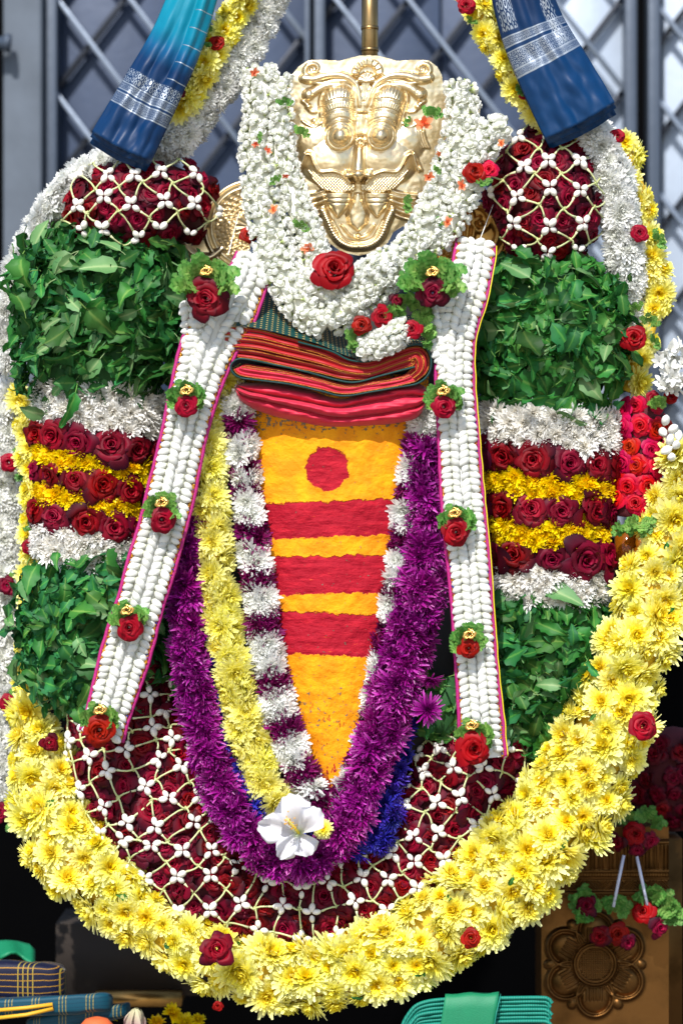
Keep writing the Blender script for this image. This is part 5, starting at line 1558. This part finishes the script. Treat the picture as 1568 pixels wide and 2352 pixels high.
for (x, y, R, ms, n) in ((1458, 1915, 34, ROSE_R, (0, -1, 0.1)), (1420, 1935, 26, ROSE_D, (-0.6, -1, -0.2)), (1492, 1930, 28, ROSE_D, (0.6, -1, -0.2)), (1462, 1950, 24, ROSE_D, (0, -1, -0.5)),
                         (1346, 2082, 32, ROSE_D, (-.1, -1, 0.4)), (1378, 2150, 30, ROSE_D, (-0.5, -1, 0)), (1418, 2146, 32, ROSE_R, (0.1, -1, 0)), (1478, 2095, 34, ROSE_R, (-0.4, -1, 0.3)), (1512, 2130, 34, ROSE_D, (0.4, -1, -0.2)), (1440, 2165, 24, ROSE_D, (0.2, -1, -0.4))):
    rose_on(pd, x, y, -0.08, R, ms, n)
for (x, y, R, r) in ((1490, 1890, 46, -30), (1440, 1885, 30, 30), (1360, 2100, 52, 40), (1410, 2095, 50, -30), (1340, 2070, 44, 60), (1510, 2080, 56, -70), (1490, 2070, 50, 0), (1535, 2100, 44, -90)):
    sprig_on(pd, x, y, -0.092, R, r, True)
for a, b in (((1432, 1965), (1408, 2084)), ((1462, 1968), (1486, 2080))):
    mb = MB(); tube(mb, [P(*a, -0.08), P(*b, -0.076)], 3.8 * PX, 8); obj('straw', mb, M['straw'], pd)

# brass pedestal with its embossed flower
gx = np.arange(1243, 1536, 1.7); gy = np.arange(1900, 2460, 1.7)
X, Y = np.meshgrid(gx, gy)
H = np.zeros(X.shape)
U = X - 1366; Vv = Y - 2216; r = np.hypot(U, Vv); th = np.arctan2(Vv, U)
for k in range(6):
    a = RAD(30 + 60 * k); q = U * math.cos(a) + Vv * math.sin(a); w = -U * math.sin(a) + Vv * math.cos(a)
    rim = 12 * np.exp(-((np.hypot((q - 74) / 1.08, w) - 42) / 4.5) ** 2)
    H = np.maximum(H, np.where(q > 34, rim, 0)); H = np.maximum(H, np.where(q > 30, dome(q, w, 78, 0, 36, 34, 15, 0.6), 0))
    H = H + np.where((q > 40) & (q < 84) & (np.abs(w) < 24), 2.6 * np.sin(w * 0.75), 0)
    b = a + RAD(30); q2 = U * math.cos(b) + Vv * math.sin(b); w2 = -U * math.sin(b) + Vv * math.cos(b)
    H = np.maximum(H, dome(q2, w2, 104, 0, 14, 12, 12)); H = np.maximum(H, np.where((q2 > 44) & (q2 < 96), 7 * np.exp(-(w2 / 3.2) ** 2) + 3 * np.sin(q2 * 1.1) * np.exp(-(w2 / 5) ** 2), 0))
H = np.where(r < 54, 0, H)
H = np.maximum(H, 15 * np.exp(-((r - 47) / 5.0) ** 2)); H = np.maximum(H, 9 * np.exp(-((r - 39) / 2.5) ** 2))
H = np.where(r < 37, 7 + 3.2 * np.sin((U + Vv) * 0.62) * np.sin((U - Vv) * 0.62) * 1.4 - 0.003 * r * r, H)
for (y0, hh, h2) in ((2002, 6, 16), (2052, 5, 14), (2022, 3, 6), (2044, 3, 6), (1936, 8, 24)):
    H = np.maximum(H, h2 * np.sqrt(np.clip(1 - ((Y - y0) / hh) ** 2, 0, 1)))
H = np.where(np.abs(Y - 2010) < 4, 9 + 4 * np.abs(np.sin(X * 0.5)), H); H = np.where(np.abs(Y - 2058) < 4, 8 + 4 * np.abs(np.sin(X * 0.5)), H)
zig = np.abs(((X / 54) % 1) - 0.5) * 54
H = np.where((Y > 2024) & (Y < 2043), 4 + 4 * np.sin((Y + zig * 1.0) * 0.85), H)
lob = np.abs(((X - 1180) / 42) % 1 - 0.5) * 2
H = np.where((Y > 1942) & (Y < 1998), 10 + 16 * np.sqrt(np.clip(1 - lob ** 2, 0, 1)) * np.clip((2000 - Y) / 50, 0, 1) ** .5 + 3 * np.sin(lob * 16), H)
bp = thing('brass_pedestal', 'tarnished brass pedestal with embossed flower and zigzag moulding in the shade', 'pedestal', P(1366, 2460, -0.13))
mkp = np.ones(X.shape, bool)
for nm, mbp in relief_parts(X, Y, H, mkp, lay_world(-0.125), [('front_panel', None), ('flower_boss', (r < 120))]):
    obj(nm, mbp, M['brass_dark'], bp)
mb = MB(); a = P(1245, 1902, -0.28); b = P(1540, 2460, -0.28); c = (a + b) / 2
box(mb, Vector((c.x, 0.28, c.z)), (Vector(((b.x - a.x) / 2, 0, 0)), Vector((0, 0.145, 0)), Vector((0, 0, (a.z - b.z) / 2))))
obj('block', mb, M['brass_dark'], bp)

# ================================================================== cloth bundles and offerings at the foot
def plaid(name, ground, line1, line2, sx, sy, wide=0.5):
    def fn(m, v, x, y):
        fx = m.math('FRACT', m.math('MULTIPLY', x, sx)); fy = m.math('FRACT', m.math('MULTIPLY', y, sy))
        zone = m.math('LESS_THAN', m.math('FRACT', m.math('MULTIPLY', x, sx / 8)), wide)
        a = m.math('MULTIPLY', m.math('LESS_THAN', fx, 0.2), zone)
        b = m.math('LESS_THAN', fy, 0.12)
        c = m.mix(a, lin(ground), lin(line1))
        return m.mix(b, c, lin(line2)), None
    return silk(name, fn, 0.6, 0.1, 400)
M['plaid_blue'] = plaid('navy_and_gold_check', (5, 10, 40), (150, 132, 50), (160, 116, 26), 15, 7)
M['plaid_teal'] = plaid('teal_and_gold_check', (2, 62, 80), (150, 132, 60), (2, 44, 64), 22, 5, 0.3)
M['cloth_green'] = flat_mat('green_cloth', (0, 112, 74), 0.6, noise_s=40, bump=0.2, bump_s=600)
def ribbed():
    m = NT('sea_green_cloth')
    co = m.node('ShaderNodeTexCoord', out=3)
    w = m.node('ShaderNodeTexWave', {'Vector': co, 'Scale': 90.0, 'Distortion': 1.5, 'Detail': 2.0}, 1)
    m.set(Base_Color=m.hsv(lin((0, 122, 104)), 0.5, 1.0, m.math('ADD', m.math('MULTIPLY', w, 0.3), m.math('ADD', m.math('MULTIPLY', m.noise(14, 4), 0.5), 0.55))), Roughness=0.6)
    m.bump(w, 0.3, 0.002)
    return m.m
M['cloth_teal'] = ribbed()
M['trim_yellow'] = flat_mat('yellow_selvedge', (206, 156, 30), 0.6)
def pillow(x0, x1, y0, y1, d, dep, sl=0.0, p=3.0, seed=0, amp=3):
    """soft folded bundle"""
    mb = MB(); nu, nv = 36, 20; V = []; UV = []
    for j in range(nv):
        b = -math.pi / 2 + math.pi * j / (nv - 1)
        for i in range(nu):
            a = 2 * math.pi * i / nu
            ce = lambda t, e: math.copysign(abs(t) ** e, t)
            e1 = 2 / p
            x = ce(math.cos(b), e1) * ce(math.cos(a), e1); z = ce(math.cos(b), e1) * ce(math.sin(a), e1); yv = ce(math.sin(b), e1)
            px_ = (x0 + x1) / 2 + (x1 - x0) / 2 * x; py = (y0 + y1) / 2 - (y1 - y0) / 2 * yv + sl * (px_ - x0)
            nn = amp * noise.noise(Vector((px_ * 0.02, py * 0.03, seed + z)))
            V.append(P(px_, py + nn, d + dep * z)); UV.append((px_ / 170 + 0.3 * z, yv * 0.5 + z * 0.4))
    mb.add(V, gridf(nu, nv, True), 0, uv=UV)
    return mb
tag(obj('checked_cloth', pillow(-120, 152, 2205, 2300, -0.14, 0.07, 0.02, 6.0, 2, 6), M['plaid_blue']), 'navy checked folded cloth with gold lines at the corner', 'folded cloth')
tc = thing('teal_cloth', 'teal checked folded cloth with yellow edge under the navy one', 'folded cloth', P(60, 2380, 0.02))
obj('folded_body', pillow(-120, 260, 2300, 2345, -0.12, 0.08, -0.05, 7.0, 4, 7), M['plaid_teal'], tc)
mb = MB(); tube(mb, [P(-10, 2322, -0.035), P(60, 2316, -0.035), P(120, 2308, -0.035), P(122, 2318, -0.033), P(60, 2332, -0.033), P(-10, 2340, -0.033)], 4.5 * PX, 6); obj('selvedge', mb, M['trim_yellow'], tc)
obj('under_fold', pillow(60, 300, 2338, 2375, -0.14, 0.08, -0.16, 6.0, 6, 6), M['plaid_teal'], tc)
mb = MB(); V = []
for j in range(8):
    for i in range(14):
        x = -60 + 138 * i / 13; f = j / 7
        V.append(P(x, 2165 + 0.0009 * max(0, x - 10) ** 2 * 3 + 34 * f - 8 * math.sin(i * 0.9) * f + (8 if i == 13 else 0), -0.15 + 0.05 * f + 0.008 * math.sin(i * 1.1)))
mb.add(V, gridf(14, 8)); o = obj('green_cloth', mb, M['cloth_green']); o.modifiers.new('t', 'SOLIDIFY').thickness = 0.004
tag(o, 'plain green cloth lying on the navy checked bundle', 'cloth')
gc = thing('sea_green_cloth', 'sea green folded cloth below the yellow garland at the bottom edge', 'folded cloth', P(1100, 2400, 0.08))
for k in range(7):
    q = 9 * k
    layer(gc, [(902 + 4 * k, 2420), (936 + 3 * k, 2334 + q * 0.6), (985, 2301 + q), (1120, 2295 + q), (1235, 2293 + q), (1258 - 2 * (k % 2), 2296 + q), (1267 - 4 * (k % 3), 2306 + q)], 0.085 - 0.002 * (k % 3), -0.07, 9.4, M['cloth_teal'], 'fold', seed=70 + k)
mb = MB(); V = []
prof = [(2289, -0.05), (2287, 0.0), (2287, 0.06), (2289, 0.084), (2296, 0.0905), (2320, 0.0915), (2360, 0.092), (2420, 0.092)]
for (yy, dd) in prof:
    for i in range(15):
        x = 1022 + 124 * i / 14 - (yy - 2287) * 0.16
        V.append(P(x, yy + 1.5 * math.sin(i * 0.7) - 4 * (i / 14), dd + 0.0012 * noise.noise(Vector((x * 0.03, yy * 0.02, 1)))))
mb.add(V, gridf(15, len(prof))); o = obj('green_band', mb, M['cloth_green'], gc); o.modifiers.new('t', 'SOLIDIFY').thickness = 0.0025
mb = MB(); tube(mb, [P(1149, 2284, 0.05), P(1148, 2292, 0.090), P(1139, 2330, 0.095), P(1124, 2420, 0.096)], 1.6 * PX, 5); obj('fold_edge', mb, M['cloth_teal'], gc)
M['lotus'] = petal_mat('lotus_bud', [(0, (120, 40, 90)), (0.5, (190, 150, 160)), (1, (200, 196, 160))], tr=0.1)
lt = thing('lotus_bud', 'pinkish closed lotus bud lying at the bottom edge', 'flower', P(308, 2372, 0.05))
for k in range(7):
    mb = MB(); petal_strip(mb, k * 0.9, 0.22 - 0.02 * k, 0, 1.25, 0.95, RAD(62 + 3 * k), RAD(128), 0.5, seg=6, prof=(0.5, 0.9, 1, 0.95, 0.7, 0.2))
    piece('petal', mb.mesh('lotus_petal', [M['lotus']]), lt, P(308, 2372, -0.05), qn((0.1, -0.5, 0.9)), 56 * PX)
M['fruit'] = flat_mat('orange_fruit', (206, 96, 52), 0.5, noise_s=60, bump=0.2, bump_s=300)
mb = MB(); lathe([(0.01, -1), (0.5, -0.88), (0.87, -0.5), (1, 0), (0.9, 0.45), (0.55, 0.84), (0.2, 0.94), (0.05, 0.88), (0.01, 0.86)], 24, mb)
m2 = MB(); m2.merge(mb, P(222, 2382, -0.04), Quaternion(), 48 * PX); tag(obj('orange_fruit', m2, M['fruit']), 'round orange fruit peeking in at the bottom edge', 'fruit')
fp = thing('fallen_blossoms', 'few loose yellow blossoms lying beside the lotus bud', 'flowers', P(380, 2360, 0.0))
for (x, y, R) in ((250, 2335, 22), (395, 2330, 26), (425, 2352, 26), (360, 2350, 22), (455, 2345, 20)):
    piece('chrysanthemum', rng.choice(MUM_YD), fp, P(x, y, -0.1), qn(jit((0, -0.5, 1), 0.3)), R * PX)
M['wood'] = flat_mat('old_brown_wood', (34, 24, 15), 0.8, noise_s=20, noise_a=0.4)
bx_ = thing('wooden_box', 'dim brown wooden box behind the yellow garland near the cloth bundles', 'box', P(300, 2300, -0.2))
mb = MB(); a = P(140, 2105, -0.36); b = P(640, 2268, -0.36); c = (a + b) / 2; box(mb, c, (Vector(((b.x - a.x) / 2, 0, 0)), Vector((0, 0.08, 0)), Vector((0, 0, (a.z - b.z) / 2)))); obj('body', mb, M['wood'], bx_)
mb = MB(); a = P(225, 2270, -0.3); b = P(420, 2300, -0.3); c = (a + b) / 2; box(mb, c, (Vector(((b.x - a.x) / 2, 0, 0)), Vector((0, 0.05, 0)), Vector((0, 0, (a.z - b.z) / 2)))); o = obj('base_board', mb, M['brass_dim'], bx_)
# threads that tie the sashes up
M['thread'] = flat_mat('white_thread', (220, 220, 215), 0.6)
for a, b, lab in (((548, 490, 0.02), (524, 585, 0.10), 'thin white thread above the slanting stole'), ((1132, 470, 0.03), (1098, 560, 0.085), 'thin white thread above the straight stole')):
    mb = MB(); tube(mb, [P(*a), P(*b)], 1.1 * PX, 5); tag(obj('thread', mb, M['thread']), lab, 'thread')
